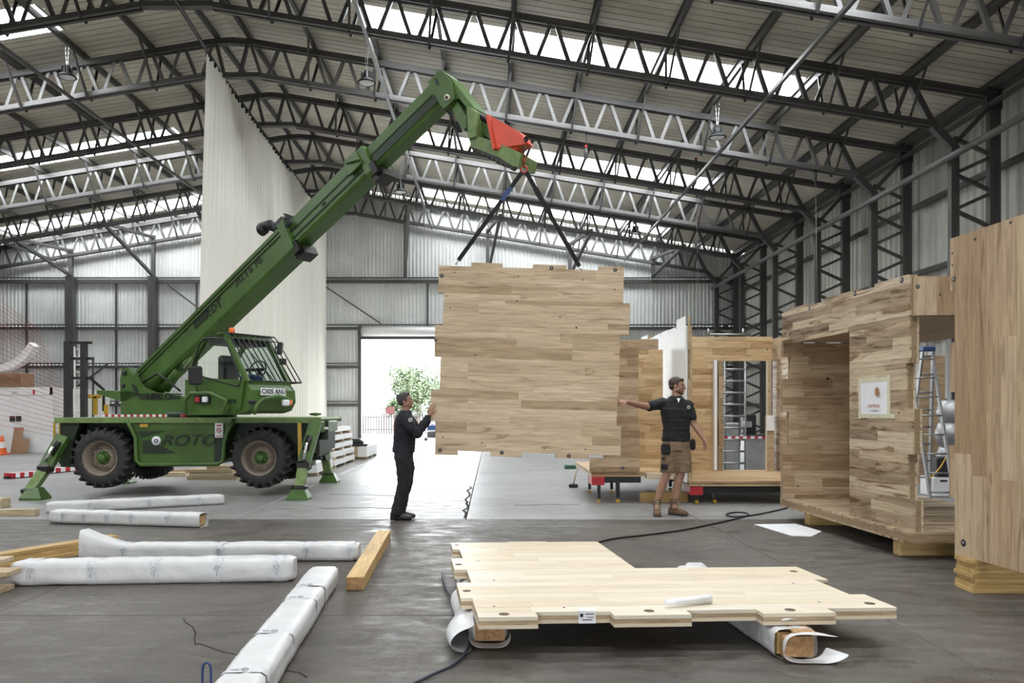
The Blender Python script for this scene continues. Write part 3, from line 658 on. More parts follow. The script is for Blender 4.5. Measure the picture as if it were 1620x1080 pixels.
# striped rubbing strip along the turret foot
rs = MB(); nstr = 26
for i in range(nstr):
    a_ = TP(163+i*5, 657.2, .56); b_ = TP(168+i*5, 657.2, .56); rs.bar(T(a_[0], .56, a_[1]), T(b_[0], .56, b_[1]), .05, .045, mi=i % 2)
rs.make('striped_strip', [M['paper'], M['redp']], mc)
# --- boom
BA = (-1.75, 1.93); BS = math.atan(.56); BD = TU*math.cos(BS)+UP3*math.sin(BS); BN = -TU*math.sin(BS)+UP3*math.cos(BS)
def B(s, v, n): return T(BA[0], v, BA[1])+BD*s+BN*n
def bbox_(m_, s0, s1, h, w, n0=0, mi=0, ch=.05):
    """box section with chamfered lower corners"""
    prof = [(-w/2, h/2), (w/2, h/2), (w/2, -h/2+ch), (w/2-ch*.7, -h/2), (-w/2+ch*.7, -h/2), (-w/2, -h/2+ch)]
    vs = [B(s, p, n0+n) for s in (s0, s1) for p, n in prof]; k = len(prof)
    return m_.add(vs, [tuple(range(k))[::-1], tuple(range(k, 2*k))]+[(i, (i+1) % k, k+(i+1) % k, k+i) for i in range(k)], mi)
def Bs(px, py, v=.2):
    u, z = TP(px, py, v); d = T(u, v, z)-T(BA[0], v, BA[1]); return d.dot(BD), d.dot(BN)
s1 = Bs(455, 372)[0]; s2 = Bs(578, 252)[0]; s3 = Bs(690, 145)[0]
bm1 = MB(); bbox_(bm1, 0, s1, .54, .42); b1 = bm1.make('boom_outer_section', M['green'], mc)
bm2 = MB(); bbox_(bm2, s1-.2, s2, .43, .34, .03); b2 = bm2.make('boom_middle_section', M['green'], mc)
bm3 = MB(); bbox_(bm3, s2-.2, s3, .36, .28, .03); b3 = bm3.make('boom_inner_section', M['green'], mc)
rl = MB()
for n in (.19, .12): rl.bar(B(.2, .218, n), B(s1-.05, .218, n), .014, .012, BN)
rl.make('side_rail', M['blackmetal'], b1)
rl = MB(); rl.bar(B(s1, .178, .06), B(s2-.1, .178, .06), .012, .02, BN); rl.bar(B(s1, .178, -.06), B(s2-.1, .178, -.06), .012, .03, BN); rl.make('side_rail', M['green_dk'], b2)
rl = MB(); rl.bar(B(s2, .148, .05), B(s3-.1, .148, .05), .012, .015, BN); rl.bar(B(s2, .148, -.04), B(s3-.05, .148, -.04), .012, .12, BN); rl.make('side_rail', M['green_dk'], b3)
for s_, h, w, bb in ((s1, .60, .50, b1), (s2, .50, .42, b2)):
    c_ = MB(); bbox_(c_, s_-.10, s_+.06, h, w, 0); c_.make('collar', M['green'], bb)
    c_ = MB(); c_.box((0, 0, 0), (.22, .30, .14), frame(B(s_+.05, 0, -h/2-.03), BD, TV, BN)); c_.box((0, 0, 0), (.10, .06, .2), frame(B(s_+.08, .2, -h/2+.05), BD, TV, BN)); c_.make('wear_pad_housing', M['blackmetal'], bb)
c_ = MB(); c_.box((0, 0, 0), (.30, .05, .26), frame(B(s2-.22, .22, .12), BD, TV, BN), bev=.01); c_.tube([B(s2-.3, .26, .18), B(s2-.05, .26, .05)], .02); c_.make('side_bracket', M['green'], b2)
c_ = MB()
c_.box((0, 0, 0), (.26, .3, .12), frame(B(s1-.1, .05, .34), BD, TV, BN)); c_.tube([B(s1-.25, .1, .36), B(s1-.32, .12, .5), B(s1-.5, .16, .56)], [.06, .09, .09], 12); c_.tube([B(s1+.1, .0, .32), B(s1+.02, .05, .42), B(s1-.1, .1, .44)], .04)
c_.lathe([(.0, 0), (.09, 0), (.11, .1), (.08, .13)], B(s1-.42, .16, .5), (-BD+BN*.3), 14); c_.make('work_light', M['black'], b1)
for i in range(6):
    MB().tube([B(s1-.2+i*.08, .1, .28), B(s1-.25+i*.07, .2, .36+.04*(i % 2)), B(s1+.1+i*.02, .24, .12)], .012, 6).make('hydraulic_line', M['black'], b1)
hc = MB().box((0, 0, 0), (.05, .02, .05), frame(B(s1*.55, .215, -.02), BD, TV, BN)); hc.box((0, 0, 0), (.07, .02, .03), frame(B(s1+.9, .18, 0), BD, TV, BN)); hc.make('access_hole', M['black'], b1)
# lettering on the boom
def btext(s_, px, py, size, xs=1.2, sh=.15):
    q = Bs(px, py, .215); text('lettering', s_, size, frame(B(q[0], .216, q[1]), BD, BN, TV), M['ink'], b1, .003, shear=sh, xs=xs, bold=.004)
btext('ROT', 337, 489, .20); btext('30.16 K', 391, 431, .19, 1.25, 0); btext('E', 411, 411, .17, 1.2, 0)
st = MB()
for i in range(3): 
    q = Bs(307, 516+i*0, .215); st.bar(B(q[0], .215, q[1]+.05-.05*i), B(q[0]+.5-.06*i, .215, q[1]+.05-.05*i), .008, .03, BN)
st.make('stripe_decal', M['ink'], b1)
# lift cylinder
cy = MB().tube([T(*TP(262, 614, .05)[:1], .05, TP(262, 614, .05)[1]), T(TP(284, 583, .05)[0], .05, TP(284, 583, .05)[1])], .10, 14).make('lift_cylinder_barrel', M['green'], mc)
MB().tube([T(TP(280, 590, .05)[0], .05, TP(280, 590, .05)[1]), T(TP(312, 545, .05)[0], .05, TP(312, 545, .05)[1])], .055, 12).make('lift_cylinder_rod', M['chrome'], mc)
cc = MB(); vprism(cc, [(300, 530), (330, 500), (345, 510), (318, 552), (303, 545)], .1, .2); cc.make('cylinder_lug', M['green'], b1)
cb = MB().tube([T(TP(217, 610, .3)[0], .3, TP(217, 610, .3)[1]), T(TP(250, 595, .3)[0], .3, TP(250, 590, .3)[1]), T(TP(285, 618, .3)[0], .3, TP(285, 618, .3)[1])], .02, 8).make('hydraulic_hose', M['black'], mc)
# --- head and jib
hd = MB(); vprism(hd, [(677, 129), (696.5, 109.5), (712, 126), (719, 148), (718, 157), (708.5, 166), (701, 171.5), (695.6, 164)], .2, .40); hdo = hd.make('boom_head', M['green'], mc)
jb = MB(); vprism(jb, [(697, 110), (712, 121), (734, 150), (751, 171), (748, 178), (738, 170), (726, 155), (718, 158), (706, 125)], .16, .32); jb.make('gooseneck', M['green'], hdo)
c_ = MB(); vprism(c_, [(687, 125), (690, 122.5), (694.5, 130), (694, 136), (690, 134.5)], .205, .01); c_.make('slot', M['black'], hdo)
pc = T(TP(708.5, 155, .2)[0], .2, TP(708.5, 155, .2)[1]); MB().lathe([(0, 0), (.045, 0), (.045, .03), (0, .03)], pc, TV, 16).make('pin_boss', M['tape'], hdo); MB().lathe([(0, .031), (.025, .031), (.025, .034), (0, .034)], pc, TV, 14).make('pin', M['black'], hdo)
lk = MB(); vprism(lk, [(711, 164), (722, 157), (738, 185), (738, 201), (733, 206), (728, 199)], .12, .24); lk.make('tilt_link', M['green'], hdo)
lk = MB(); vprism(lk, [(750, 176), (772, 198), (776, 220), (764, 212), (752, 196)], .1, .2); lk.make('tilt_ram', M['green'], hdo); MB().tube([T(TP(751, 177, .1)[0], .1, TP(751, 177, .1)[1]), T(TP(774, 193, .1)[0], .1, TP(774, 193, .1)[1])], .04).make('tilt_rod', M['blackmetal'], hdo)
cg = MB(); vprism(cg, [(738, 170), (744, 169), (751, 175), (752, 216), (741, 219)], .26, .5); cg.make('carriage', M['green_lt'], hdo)
cg = MB(); vprism(cg, [(742, 220), (752, 214), (777, 222), (812, 236), (824, 243), (820, 262), (812, 263), (790, 249), (757, 236), (745, 232)], .22, .44); cg.make('carriage_base', M['green_lt'], hdo)
cg = MB(); rr = random.Random(3)
for i in range(9): 
    q = TP(748+i*7.5, 232+i*3.4, .24); cg.box((0, 0, 0), (.08+.03*rr.random(), .10, .07+.03*rr.random()), frame(T(q[0], .16, q[1]), BD, TV, BN))
cg.make('latch_parts', M['blackmetal'], hdo)
for i in range(3): MB().tube([T(TP(703, 168, .0)[0], .04*i, TP(703, 168, 0)[1]), T(TP(716+2*i, 185, 0)[0], .04*i, TP(716, 188, 0)[1]), T(TP(731, 210, 0)[0], .04*i, TP(731, 208+2*i, 0)[1])], .012, 6).make('hydraulic_line', M['black'], hdo)
# red hook attachment: tapered box
def tq(px, py, v): u, z = TP(px, py, v); return T(u, v, z)
near = [tq(773, 181, .26), tq(821.5, 208.5, .10), tq(831, 218, .06), tq(836, 227, .06), tq(820, 232.6, .10), tq(782.6, 234.5, .26)]
far = [tq(773, 181, .26)-TV*.52, tq(821.5, 208.5, .10)-TV*.2, tq(831, 218, .06)-TV*.12, tq(836, 227, .06)-TV*.12, tq(820, 232.6, .10)-TV*.2, tq(782.6, 234.5, .26)-TV*.52]
rd = MB().add(near+far, [(0, 1, 2, 3, 4, 5), (11, 10, 9, 8, 7, 6)]+[(i, 6+i, 6+(i+1) % 6, (i+1) % 6) for i in range(6)])
lowp = tq(808.5, 249, .1)
rd.add([near[5], near[4], lowp, far[5], far[4], lowp-TV*.2], [(0, 1, 2), (5, 4, 3), (0, 2, 5, 3), (2, 1, 4, 5)])
rdo = rd.make('hook_attachment', M['red'], mc)
ed = MB(); ed.add([tq(768, 182, .30), tq(773, 181, .30), tq(783, 234, .30), tq(779, 236, .30)]+[p-TV*.6 for p in (tq(768, 182, .30), tq(773, 181, .30), tq(783, 234, .30), tq(779, 236, .30))], [(0, 1, 2, 3), (7, 6, 5, 4), (0, 4, 5, 1), (1, 5, 6, 2), (2, 6, 7, 3), (3, 7, 4, 0)]); ed.make('mounting_flange', M['red'], rdo)
MB().lathe([(0, 0), (.035, 0), (.035, .02)], tq(833, 220, .08), TV, 12).make('shackle_hole', M['black'], rdo)
# --- cab
def cabpt(px, py, v=1.1): return TP(px, py, v)
RT = cabpt(325, 532); FT = cabpt(355, 530.5); FB = cabpt(389.6, 604.5); RBt = cabpt(303, 600); RM = cabpt(301.5, 573)
V0, V1 = .22, 1.1
def cp(p, v): return T(p[0], v, p[1])
rf = MB(); RRt = (RT[0]-.1, RT[1]); 
poly = [(RT[0]-.05, RT[1]-.05), (RT[0]+.02, RT[1]+.015), (FT[0], FT[1]+.03), (FT[0]+.08, FT[1]-.03), (FT[0]+.02, FT[1]-.05)]
rf.prism(poly, T(0, V1, 0), TU, UP3, TV*-(V1-V0)); rf.make('cab_roof', M['green'], mc)
pb = MB()
for v in (V0+.03, V1-.03):
    pb.bar(cp(FT, v), cp(FB, v), .07, .07, TV); pb.bar(cp(RT, v), cp(RM, v), .07, .06, TV); pb.bar(cp(RM, v), cp(RBt, v), .07, .06, TV); pb.bar(cp(RBt, v), cp(FB, v), .06, .08, TV); pb.bar(cp(RT, v), cp(FT, v), .06, .06, TV)
for p in (RT, FT, RBt, FB): pb.bar(cp(p, V0), cp(p, V1), .06, .06)
pb.make('cab_frame', M['green'], mc)
gm = MB().add([cp(RT, V1-.03), cp(FT, V1-.03), cp(FB, V1-.03), cp(RBt, V1-.03), cp(RM, V1-.03)], [(0, 1, 2, 3, 4)]); gm.make('side_window', M['glass'], mc, fix=False)
gm = MB().add([cp(RT, V0+.03), cp(FT, V0+.03), cp(FB, V0+.03), cp(RBt, V0+.03), cp(RM, V0+.03)], [(0, 1, 2, 3, 4)]); gm.make('side_window', M['glass'], mc, fix=False)
gm = MB().add([cp(FT, V1-.05), cp(FT, V0+.05), cp(FB, V0+.05), cp(FB, V1-.05)], [(0, 1, 2, 3)]); gm.make('windscreen', M['glass'], mc, fix=False)
gs = MB()   # dark rubber seal round the side window
lp = [(317, 541), (326, 534.5), (353, 534.8), (360, 545), (382, 603), (377, 611), (321, 596), (304, 578)]
lp3 = [tq(x, y, V1+.005) for x, y in lp]; gs.tube(lp3+[lp3[0]], .014, 6, caps=False); gs.make('window_seal', M['black'], mc)
# lower cab body, rounded toward the front
zb = 1.42; prof = [(1.05, zb), (1.05, RBt[1]), (FB[0], FB[1]), (FB[0]+.12, FB[1]-.12), (FB[0]+.14, FB[1]-.30), (FB[0]+.04, FB[1]-.44), (FB[0]-.15, zb)]
lb = MB().prism(prof, T(0, V1, 0), TU, UP3, TV*-(V1-V0)); lb.make('cab_lower_body', M['green'], mc)
MB().bar(cp((FB[0]-.02, FB[1]+.02), V1+.02), cp((FB[0]-.12, zb+.05), V1+.02), .035, .05, TV).bar(cp((FB[0]-.12, zb+.12), V1+.02), cp((FB[0]-.22, zb+.05), V1+.02), .035, .05, TV).make('door_edge_trim', M['green'], mc)
lv = MB()
for i in range(6):
    p = TP(361+i*2.2, 634, V1+.005); lv.bar(T(p[0], V1+.005, p[1]+.03), T(p[0]+.03, V1+.005, p[1]-.03), .006, .012, TV)
lv.make('louvres', M['black'], mc)
# interior: seat, wheel, dash
it = MB().box((0, 0, 0), (.12, .38, .50), frame(T(FT[0]-.38, .72, 2.12), TU, TV, UP3), bev=.04); it.box((0, 0, 0), (.45, .45, .12), frame(T(FT[0]-.15, .72, 1.85), TU, TV, UP3), bev=.03); it.make('seat', M['black'], mc)
MB().box((0, 0, 0), (.22, .3, .22), frame(T(FT[0]+.27, .8, 1.93), TU, TV, UP3), bev=.03).make('seat_cover', M['navy'], mc)
it = MB().box((0, 0, 0), (.15, .5, .2), frame(T(FB[0]-.15, .65, 1.82), TU, TV, UP3), bev=.03); it.tube([T(FB[0]-.15, .65, 1.9), T(FB[0]-.25, .65, 2.1)], .03); it.box((0, 0, 0), (.5, .75, .10), frame(T(FT[0]-.22, .65, RT[1]-.09), TU, TV, UP3)); it.box((0, 0, 0), (.6, .06, .05), frame(T(RT[0]+.15, V0+.1, 2.15), TU, TV, UP3)); it.make('dashboard', M['black'], mc)
q = T(FB[0]-.27, .65, 2.12); MB().tube([q+TV*.16*math.cos(a)+(UP3*.9+TU*.4)*.16*math.sin(a) for a in [2*PI*i/16 for i in range(17)]], .012, 6, caps=False).make('steering_wheel', M['black'], mc)
# guard grille of rods over the windscreen
gd = MB(); off = TU*.10+UP3*.03; n = 9
tl = cp(FT, V1-.02)+off*.6+UP3*.02; tr_ = cp(FT, V0-.08)+off*.6+UP3*.02
bl_ = cp(FB, V1-.06)+TU*.14+UP3*.02; br_ = cp(FB, V0-.12)+TU*.14+UP3*.02
gd.tube([tl, tr_], .014, 6); gd.tube([bl_, br_], .014, 6)
mid0 = tl.lerp(bl_, .12)+off*.2; mid1 = tr_.lerp(br_, .12)+off*.2; gd.tube([mid0, mid1], .011, 6)
for i in range(n+1):
    f_ = i/n; gd.tube([tl.lerp(tr_, f_)-TU*.25, tl.lerp(tr_, f_), mid0.lerp(mid1, f_), bl_.lerp(br_, f_)], .010, 6)
gd.tube([tl-TU*.25, tr_-TU*.25], .012, 6); gd.tube([bl_, cp(FB, V1-.02)], .012, 6); gd.tube([br_, cp(FB, V0)], .012, 6)
gd.make('guard_grille', M['black'], mc)
MB().tube([cp(FT, .9)+TU*.06, cp(FB, .55)+TU*.04], .010, 6).box((0, 0, 0), (.03, .12, .10), frame(cp(FB, .42)+TU*.06+UP3*.35, TU, TV, UP3)).make('wiper', M['black'], mc)
# beacon, aerial, mirrors
q = T(FT[0]+.05, 1.0, FT[1]+.03); q = tq(367, 528, .95)
MB().lathe([(0, 0), (.055, 0), (.055, .02), (0, .02)], q-UP3*.02, (0, 0, 1), 14).make('beacon_base', M['black'], mc)
MB().lathe([(.045, 0), (.05, .05), (.04, .09), (.0, .105)], q, (0, 0, 1), 16).make('beacon_lens', M['orange'], mc)
MB().tube([tq(358, 527, 1.0), tq(353, 514, 1.0)], .005, 5).make('aerial', M['black'], mc)
q = tq(309, 594, 1.35); MB().box((0, 0, 0), (.06, .22, .30), frame(q, TV.cross(UP3).normalized(), Vector((1, 0, 0)), UP3), bev=.03).make('mirror', M['black'], mc); MB().tube([tq(309, 606, 1.35), tq(312, 620, 1.2), tq(318, 622, 1.12)], .018, 6).make('mirror_arm', M['green'], mc)
q = cp(FB, V0-.22)+UP3*.42+TU*.0; q = P(443, 551, 12.7); MB().box((0, 0, 0), (.08, .12, .20), frame(q, (1, 0, 0), (0, 1, 0), (0.1, 0, 1)), bev=.02).make('mirror', M['black'], mc); MB().tube([q+Vector((0, 0, .03)), q+Vector((-.08, .02, .02)), q+Vector((-.1, .1, -.06)), cp(FT, V0).lerp(cp(FB, V0), .25)], .012, 6).make('mirror_arm', M['black'], mc)
# tubular lamp guards
def guard(name, pix, v, lamp, r=.03):
    g_ = MB().tube([tq(x, y, v) for x, y in pix], r, 8).make('lamp_guard', M['green'], mc)
    return g_
bx = MB(); vprism(bx, [(293, 656), (293, 634), (301, 624), (335, 624), (356, 633), (362, 645), (356, 656)], 1.14, .5); bx.make('step_box', M['green'], mc)
guard('g', [(294, 655), (293, 634), (302, 622), (333, 621.5), (358, 633), (353, 655)], 1.22, 0)
q = tq(313, 632, 1.2); 
MB().box((0, 0, 0), (.09, .05, .09), frame(q, TU, TV, UP3), bev=.01).make('tail_lamp', M['redp'], mc); q = tq(324.5, 631.5, 1.2); MB().box((0, 0, 0), (.11, .05, .09), frame(q, TU, TV, UP3), bev=.01).make('head_lamp', M['paper'], mc)
q = tq(320, 632, 1.17); MB().box((0, 0, 0), (.32, .06, .13), frame(q, TU, TV, UP3)).make('lamp_housing', M['black'], mc)
def fp(px, py, U): v, z = UPn(px, py, U); return T(U, v, z)
UF = FB[0]+.22
MB().tube([fp(402, 655, UF), fp(406, 640, UF), fp(416, 631, UF), fp(440, 626, UF), fp(452, 629, UF), fp(460, 634, UF)], .03, 8).make('lamp_guard', M['green'], mc)
q = fp(452, 637, UF+.02); MB().box((0, 0, 0), (.08, .13, .10), frame(q, TU, TV, UP3), bev=.02).make('head_lamp', M['paper'], mc); MB().box((0, 0, 0), (.07, .05, .09), frame(q-TV*.1, TU, TV, UP3), bev=.02).make('indicator', M['orange'], mc)
q = fp(432.5, 619.5, FB[0]+.15); pl = MB().box((0, 0, 0), (.015, .50, .115), frame(q, TU, TV, UP3)).make('number_plate', M['paper'], mc)
text('lettering', 'CX05 ANU', .105, frame(q+TU*.009, -TV, UP3, TU), M['ink'], pl, .002, bold=.002, xs=.95)
q = fp(400, 636, UF-.05); MB().box((0, 0, 0), (.06, .16, .06), frame(q, TU, TV, UP3), bev=.01).make('front_lamp', M['black'], mc)
# --- chain, hook, slings
HK = P(829, 268, 10.6)
cn = empty('lifting_chain', (0, 0, 0), 'red steel chain and hook hanging from the red crane attachment', 'chain')
for i in range(4):
    c_ = P(829, 236+i*6.6, 10.58); ax = (1, 0, 0) if i % 2 else (0, 1, 0); r_ = .038
    X_ = Vector((0, 1, 0)) if i % 2 else Vector((1, 0, 0))
    MB().tube([c_+X_*.022*math.cos(a)+UP3*r_*math.sin(a) for a in [2*PI*k/12 for k in range(13)]], .009, 6, caps=False).make('chain_link', M['redp'] if i > 1 else M['blackmetal'], cn)
MB().tube([HK+Vector((.045*math.cos(a), 0, .045*math.sin(a))) for a in [PI*.6-2*PI*k/14*.9 for k in range(15)]], .014, 8).make('hook', M['redp'], cn)
for px, py, lab in ((720, 419, 'left'), (921, 429, 'right')):
    e_ = P(px, py, 10.66); h_ = HK+Vector((-.03 if lab == 'left' else .03, 0, -.04))
    sl = empty('lifting_sling', (0, 0, 0), 'black webbing lifting sling running to the %s top corner of the raised panel' % lab, 'sling', 'lifting slings')
    d = (e_-h_); MB().bar(h_, h_+d*.95, .055, .022, (0, 1, 0)).make('webbing', M['cloth_black'], sl); MB().tube([h_+d*.945, e_], .012, 8).make('shackle', M['chrome'], sl)
    MB().bar(h_+d*.16, h_+d*.30, .066, .03, (0, 1, 0)).make('sleeve', M['navy'] if lab == 'left' else M['cloth_black'], sl)
# ============================================================ timber panels
def clt(name, rects, t, rowh, Mx, pm, seed=0, parent=None, label=None, cat=None, group=None, back=None, lmin=.5, lmax=1.6, kx=0.0, holes=(), small=(), core='edge', y0=0.0, kind=None, pn='plank', hm='blackmetal'):
    """cross-laminated panel. local x = grain, y = across, z = outward; front at z=0. rects (x0,y0,x1,y1)."""
    rr = random.Random(seed); tp = min(.022, t*.3)
    def sh(x, y, z): return (x+kx*y, y, z)
    cm = MB(); e = .0015
    for (x0, ya, x1, yb) in rects:
        cm.add([sh(x, y, z) for x in (x0+e, x1-e) for y in (ya+e, yb-e) for z in (-t+tp, -tp)], [(0, 1, 3, 2), (4, 6, 7, 5), (0, 4, 5, 1), (2, 3, 7, 6)], 0)
        cm.add([sh(x, y, z) for x in (x0, x1) for y in (ya, yb) for z in (-t, -t+tp)], [(0, 1, 3, 2), (4, 6, 7, 5), (0, 4, 5, 1), (2, 3, 7, 6), (1, 5, 7, 3), (0, 2, 6, 4)], 1)
    o = cm.make(name, [M[core], M[back or pm]], parent, label, cat, group, kind, fix=False)
    o.matrix_local = Mx
    # plank rows
    ylo = min(r[1] for r in rects); yhi = max(r[3] for r in rects)
    cuts = set()
    for r in rects: cuts.add(round(r[1], 4)); cuts.add(round(r[3], 4))
    k = math.floor((ylo-y0)/rowh); rowsy = []
    while y0+k*rowh < yhi: rowsy.append(y0+k*rowh); k += 1
    for y in rowsy:
        if all(abs(y-c) > rowh*.35 for c in cuts) and ylo < y < yhi: cuts.add(round(y, 4))
    ys_ = sorted(cuts); bcache = {}
    for ya, yb in zip(ys_, ys_[1:]):
        ym = (ya+yb)/2; sp = sorted((r[0], r[2]) for r in rects if r[1] <= ym <= r[3]); mg = []
        for a, b_ in sp:
            if mg and a <= mg[-1][1]+1e-4: mg[-1][1] = max(mg[-1][1], b_)
            else: mg.append([a, b_])
        for a, b_ in mg:
            x = a; first = True
            while x < b_-1e-4:
                L_ = rr.uniform(lmin, lmax)*(rr.uniform(.3, 1) if first else 1); x2 = x+L_
                if b_-x2 < lmin*.4: x2 = b_
                x2 = min(x2, b_); pr = rr.uniform(0, .0012); g = .0007; first = False
                vs = [sh(xx, yy, z) for xx in (x+g, x2-g) for yy in (ya+g, yb-g) for z in (-tp, pr-.0)]
                me = mesh(pn, vs, [(0, 1, 3, 2), (4, 6, 7, 5), (0, 4, 5, 1), (2, 3, 7, 6), (1, 5, 7, 3)], M[pm])
                bm = bmesh.new(); bm.from_mesh(me); bmesh.ops.recalc_face_normals(bm, faces=bm.faces); bm.to_mesh(me); bm.free()
                link(pn, me, o); x = x2
    for hx, hy, r_ in holes:
        h = MB().lathe([(0, .002), (r_*.55, .002), (r_, .0025), (r_*1.05, .0), ], (hx+kx*hy, hy, 0), (0, 0, 1), 16); h.make('bolt_recess', M[hm], o)
        if hm == 'blackmetal': MB().lathe([(0, .004), (r_*.45, .004), (r_*.45, .002)], (hx+kx*hy, hy, 0), (0, 0, 1), 10).make('bolt', M['steel_lt'], o)
    for hx, hy, r_ in small: MB().lathe([(0, .002), (r_, .002), (r_, 0)], (hx+kx*hy, hy, 0), (0, 0, 1), 8).make('screw_hole', M['blackmetal'], o)
    return o
# --- the raised panel
YP = 10.65; pxm = YP/F; an = R(1.65)
Mx = frame(P(694.4, 420, YP), (math.cos(an), 0, -math.sin(an)), (math.sin(an), 0, math.cos(an)), (0, -1, 0))
def rp(*r): return tuple(q*pxm for q in r)
rects = [rp(0, -43, 293, 0), rp(9, -94, 293, -43), rp(-3.5, -144, 290, -94), rp(6.5, -196, 290, -144), rp(-7, -246, 288, -196), rp(2, -292, 296, -246),
         rp(293, -101, 304, -51), rp(290, -101, 293, -94), rp(51, 0, 101, 6.5), rp(149, 0, 202, 6.5), rp(253, 0, 293, 6.5), rp(2, -299, 38, -292), rp(90, -299, 140, -292), rp(193, -299, 246, -292)]
big = [(5, -16, 3), (178, 1, 3), (279, 1, 3), (-2, -118, 2.6), (10, -292, 3), (108, -293, 3), (214, -295, 3)]
sm = [(25, -10, 1.1), (126, -13, 1.1), (228, -16, 1.1), (279, -30, 1.1), (125, -52, 1.1), (20, -66, 1.1), (194, -76, 1.2), (220, -92, 1.5), (62, -140, 1.2), (14, -271, 1.1), (76, -278, 1.1), (175, -284, 1.1), (240, -284, 1.1)]
clt('wall_panel', rects, .10, .117, Mx, 'ply_soft', 11, label='large wooden wall panel hanging in the air from the crane slings between the two men', cat='panel', holes=[tuple(q*pxm for q in h) for h in big], small=[tuple(q*pxm for q in h) for h in sm], lmin=.6, lmax=2.2, y0=-.02)
# --- L-shaped floor panel lying on wrapped beams
Mx = frame((-.087, 4.68, .252), (math.cos(R(3)), math.sin(R(3)), 0), (-math.sin(R(3)), math.cos(R(3)), 0), (0, 0, 1))
rects = [(.03, .095, 2.51, .45), (.03, .45, 2.51, .94), (.03, .94, 2.51, 1.38), (.03, 1.38, 1.335, 2.63),
         (.0, -.01, .355, .095), (.0, .095, .03, .474), (.81, -.01, 1.28, .095), (1.717, -.01, 2.165, .095), (2.51, .095, 2.61, .45), (2.51, .908, 2.61, 1.38),
         (-.075, .474, .03, .94), (-.065, 1.39, .03, 1.86), (-.03, 2.29, .03, 2.63), (.5, 2.63, .86, 2.66)]
big = [(.16, .06, .032), (1.42, .17, .0), (1.05, .09, .032), (1.92, .07, .032), (2.5, .2, .032), (-.02, .68, .028), (-.02, 1.6, .028), (.02, 2.5, .02), (2.5, 1.2, .028)]
big = [b_ for b_ in big if b_[2] > 0]
clt('floor_panel', rects, .07, .115, Mx, 'ply_pale', 21, label='pale L-shaped wooden floor panel with notched edges lying low in the foreground', cat='panel', holes=big, small=[(.12, .25, .009), (.55, .2, .009), (.2, 1.0, .009), (.15, 1.75, .009), (1.5, .25, .009), (2.2, .25, .009), (2.3, .8, .009)], lmin=.7, lmax=2.4, kx=-.052, hm='hole')
# label card on its front edge, paper roll on top
q = Vector((.66, .098, -.03)); MM = Mx
lc = MB().box((0, 0, 0), (.105, .004, .075)).box((0, .022, .038), (.105, .05, .004)).make('label_card', M['paper'], label='small white label card stuck over the front edge of the pale floor panel', cat='label')
lc.matrix_world = MM @ Matrix.Translation((.665, .088, -.032))
for dx, dz, w_, h_ in ((-.035, .012, .02, .02), (.015, .02, .055, .005), (.0, -.015, .06, .005), (.02, -.0, .04, .003)): MB().box((dx, -.0035, dz), (w_, .002, h_)).make('print', M['ink'], lc)
pr = MB().tube([G(1053, 953, .285), G(1124, 946, .285)], [.018, .026], 10); pr.tube([G(1070, 950, .295), G(1124, 945, .295)], .012, 8)
pr.make('paper_roll', M['paper'], label='small roll of white paper lying on the pale floor panel', cat='paper')
# --- small house module on the right (things with parts: panels, sub-parts: planks)
mA = empty('timber_module', (4.0, 9.2, 0), 'wooden room module with doorway, open near end and a white notice taped to its wall', 'module', 'timber modules'); mA.location = (0, 0, 0)
d = Vector((4.11-3.92, 7.77-10.72, 0)).normalized(); nA = Vector((d.y, -d.x, 0))
Mx = frame((3.92, 10.72, 0), d, (0, 0, 1), nA)
rects = [(0, 2.36, 2.93, 2.79), (1.78, 1.94, 2.93, 2.36), (1.78, 1.49, 2.87, 1.94), (1.78, 1.04, 2.98, 1.49), (1.78, .59, 2.90, 1.04), (1.78, .17, 3.0, .59), (.25, 2.79, .7, 2.82), (1.2, 2.79, 1.9, 2.82), (2.3, 2.79, 2.9, 2.82)]
clt('side_wall', rects, .10, .105, Mx, 'ply_mid', 31, mA, holes=[(.1, 2.5, .02), (2.35, .25, .028), (.8, 2.76, .025), (1.9, 2.78, .03), (2.8, 2.78, .03)], small=[(.2, 2.55, .01), (1.9, .3, .01), (2.7, .35, .01), (2.75, 1.45, .012)], lmin=.45, lmax=1.3)
clt('end_wall', [(0, .28, 1.5, 1.0), (.08, 1.0, 1.5, 1.45), (0, 1.45, 1.5, 1.9), (.1, 1.9, 1.5, 2.2), (-.0, 2.2, 1.5, 2.38)], .10, .11, frame((3.93, 10.70, 0), (1, 0, 0), (0, 0, 1), (0, -1, 0)), 'ply', 32, mA, small=[(.2, .45, .012), (.6, 1.9, .02)], lmin=.3, lmax=.9)
clt('floor_plate', [(0, 0, 2.0, 3.05), (.2, 3.05, .6, 3.15)], .11, .13, frame((4.05, 7.72, .285), (1, -.02, 0), (.0, 1, 0), (0, 0, 1)) @ Matrix.Rotation(R(3.2), 4, 'Z'), 'ply_mid', 33, mA)
clt('roof_cassette', [(0, 0, 1.8, 2.95)], .40, .16, frame((4.20, 7.80, 2.80), (1, 0, 0), (-.06, 1, 0), (0, 0, 1)), 'ply', 34, mA, core='ply')
clt('roof_end', [(0, 0, .38, .9), (0, .9, .38, 1.8)], .06, .22, frame((4.13, 7.74, 2.405), (0, 0, 1), (1, 0, 0), (0, -1, 0)), 'ply', 35, mA, lmin=.5, lmax=.6, small=[(.2, .25, .01)], holes=[(.28, .03, .02)])
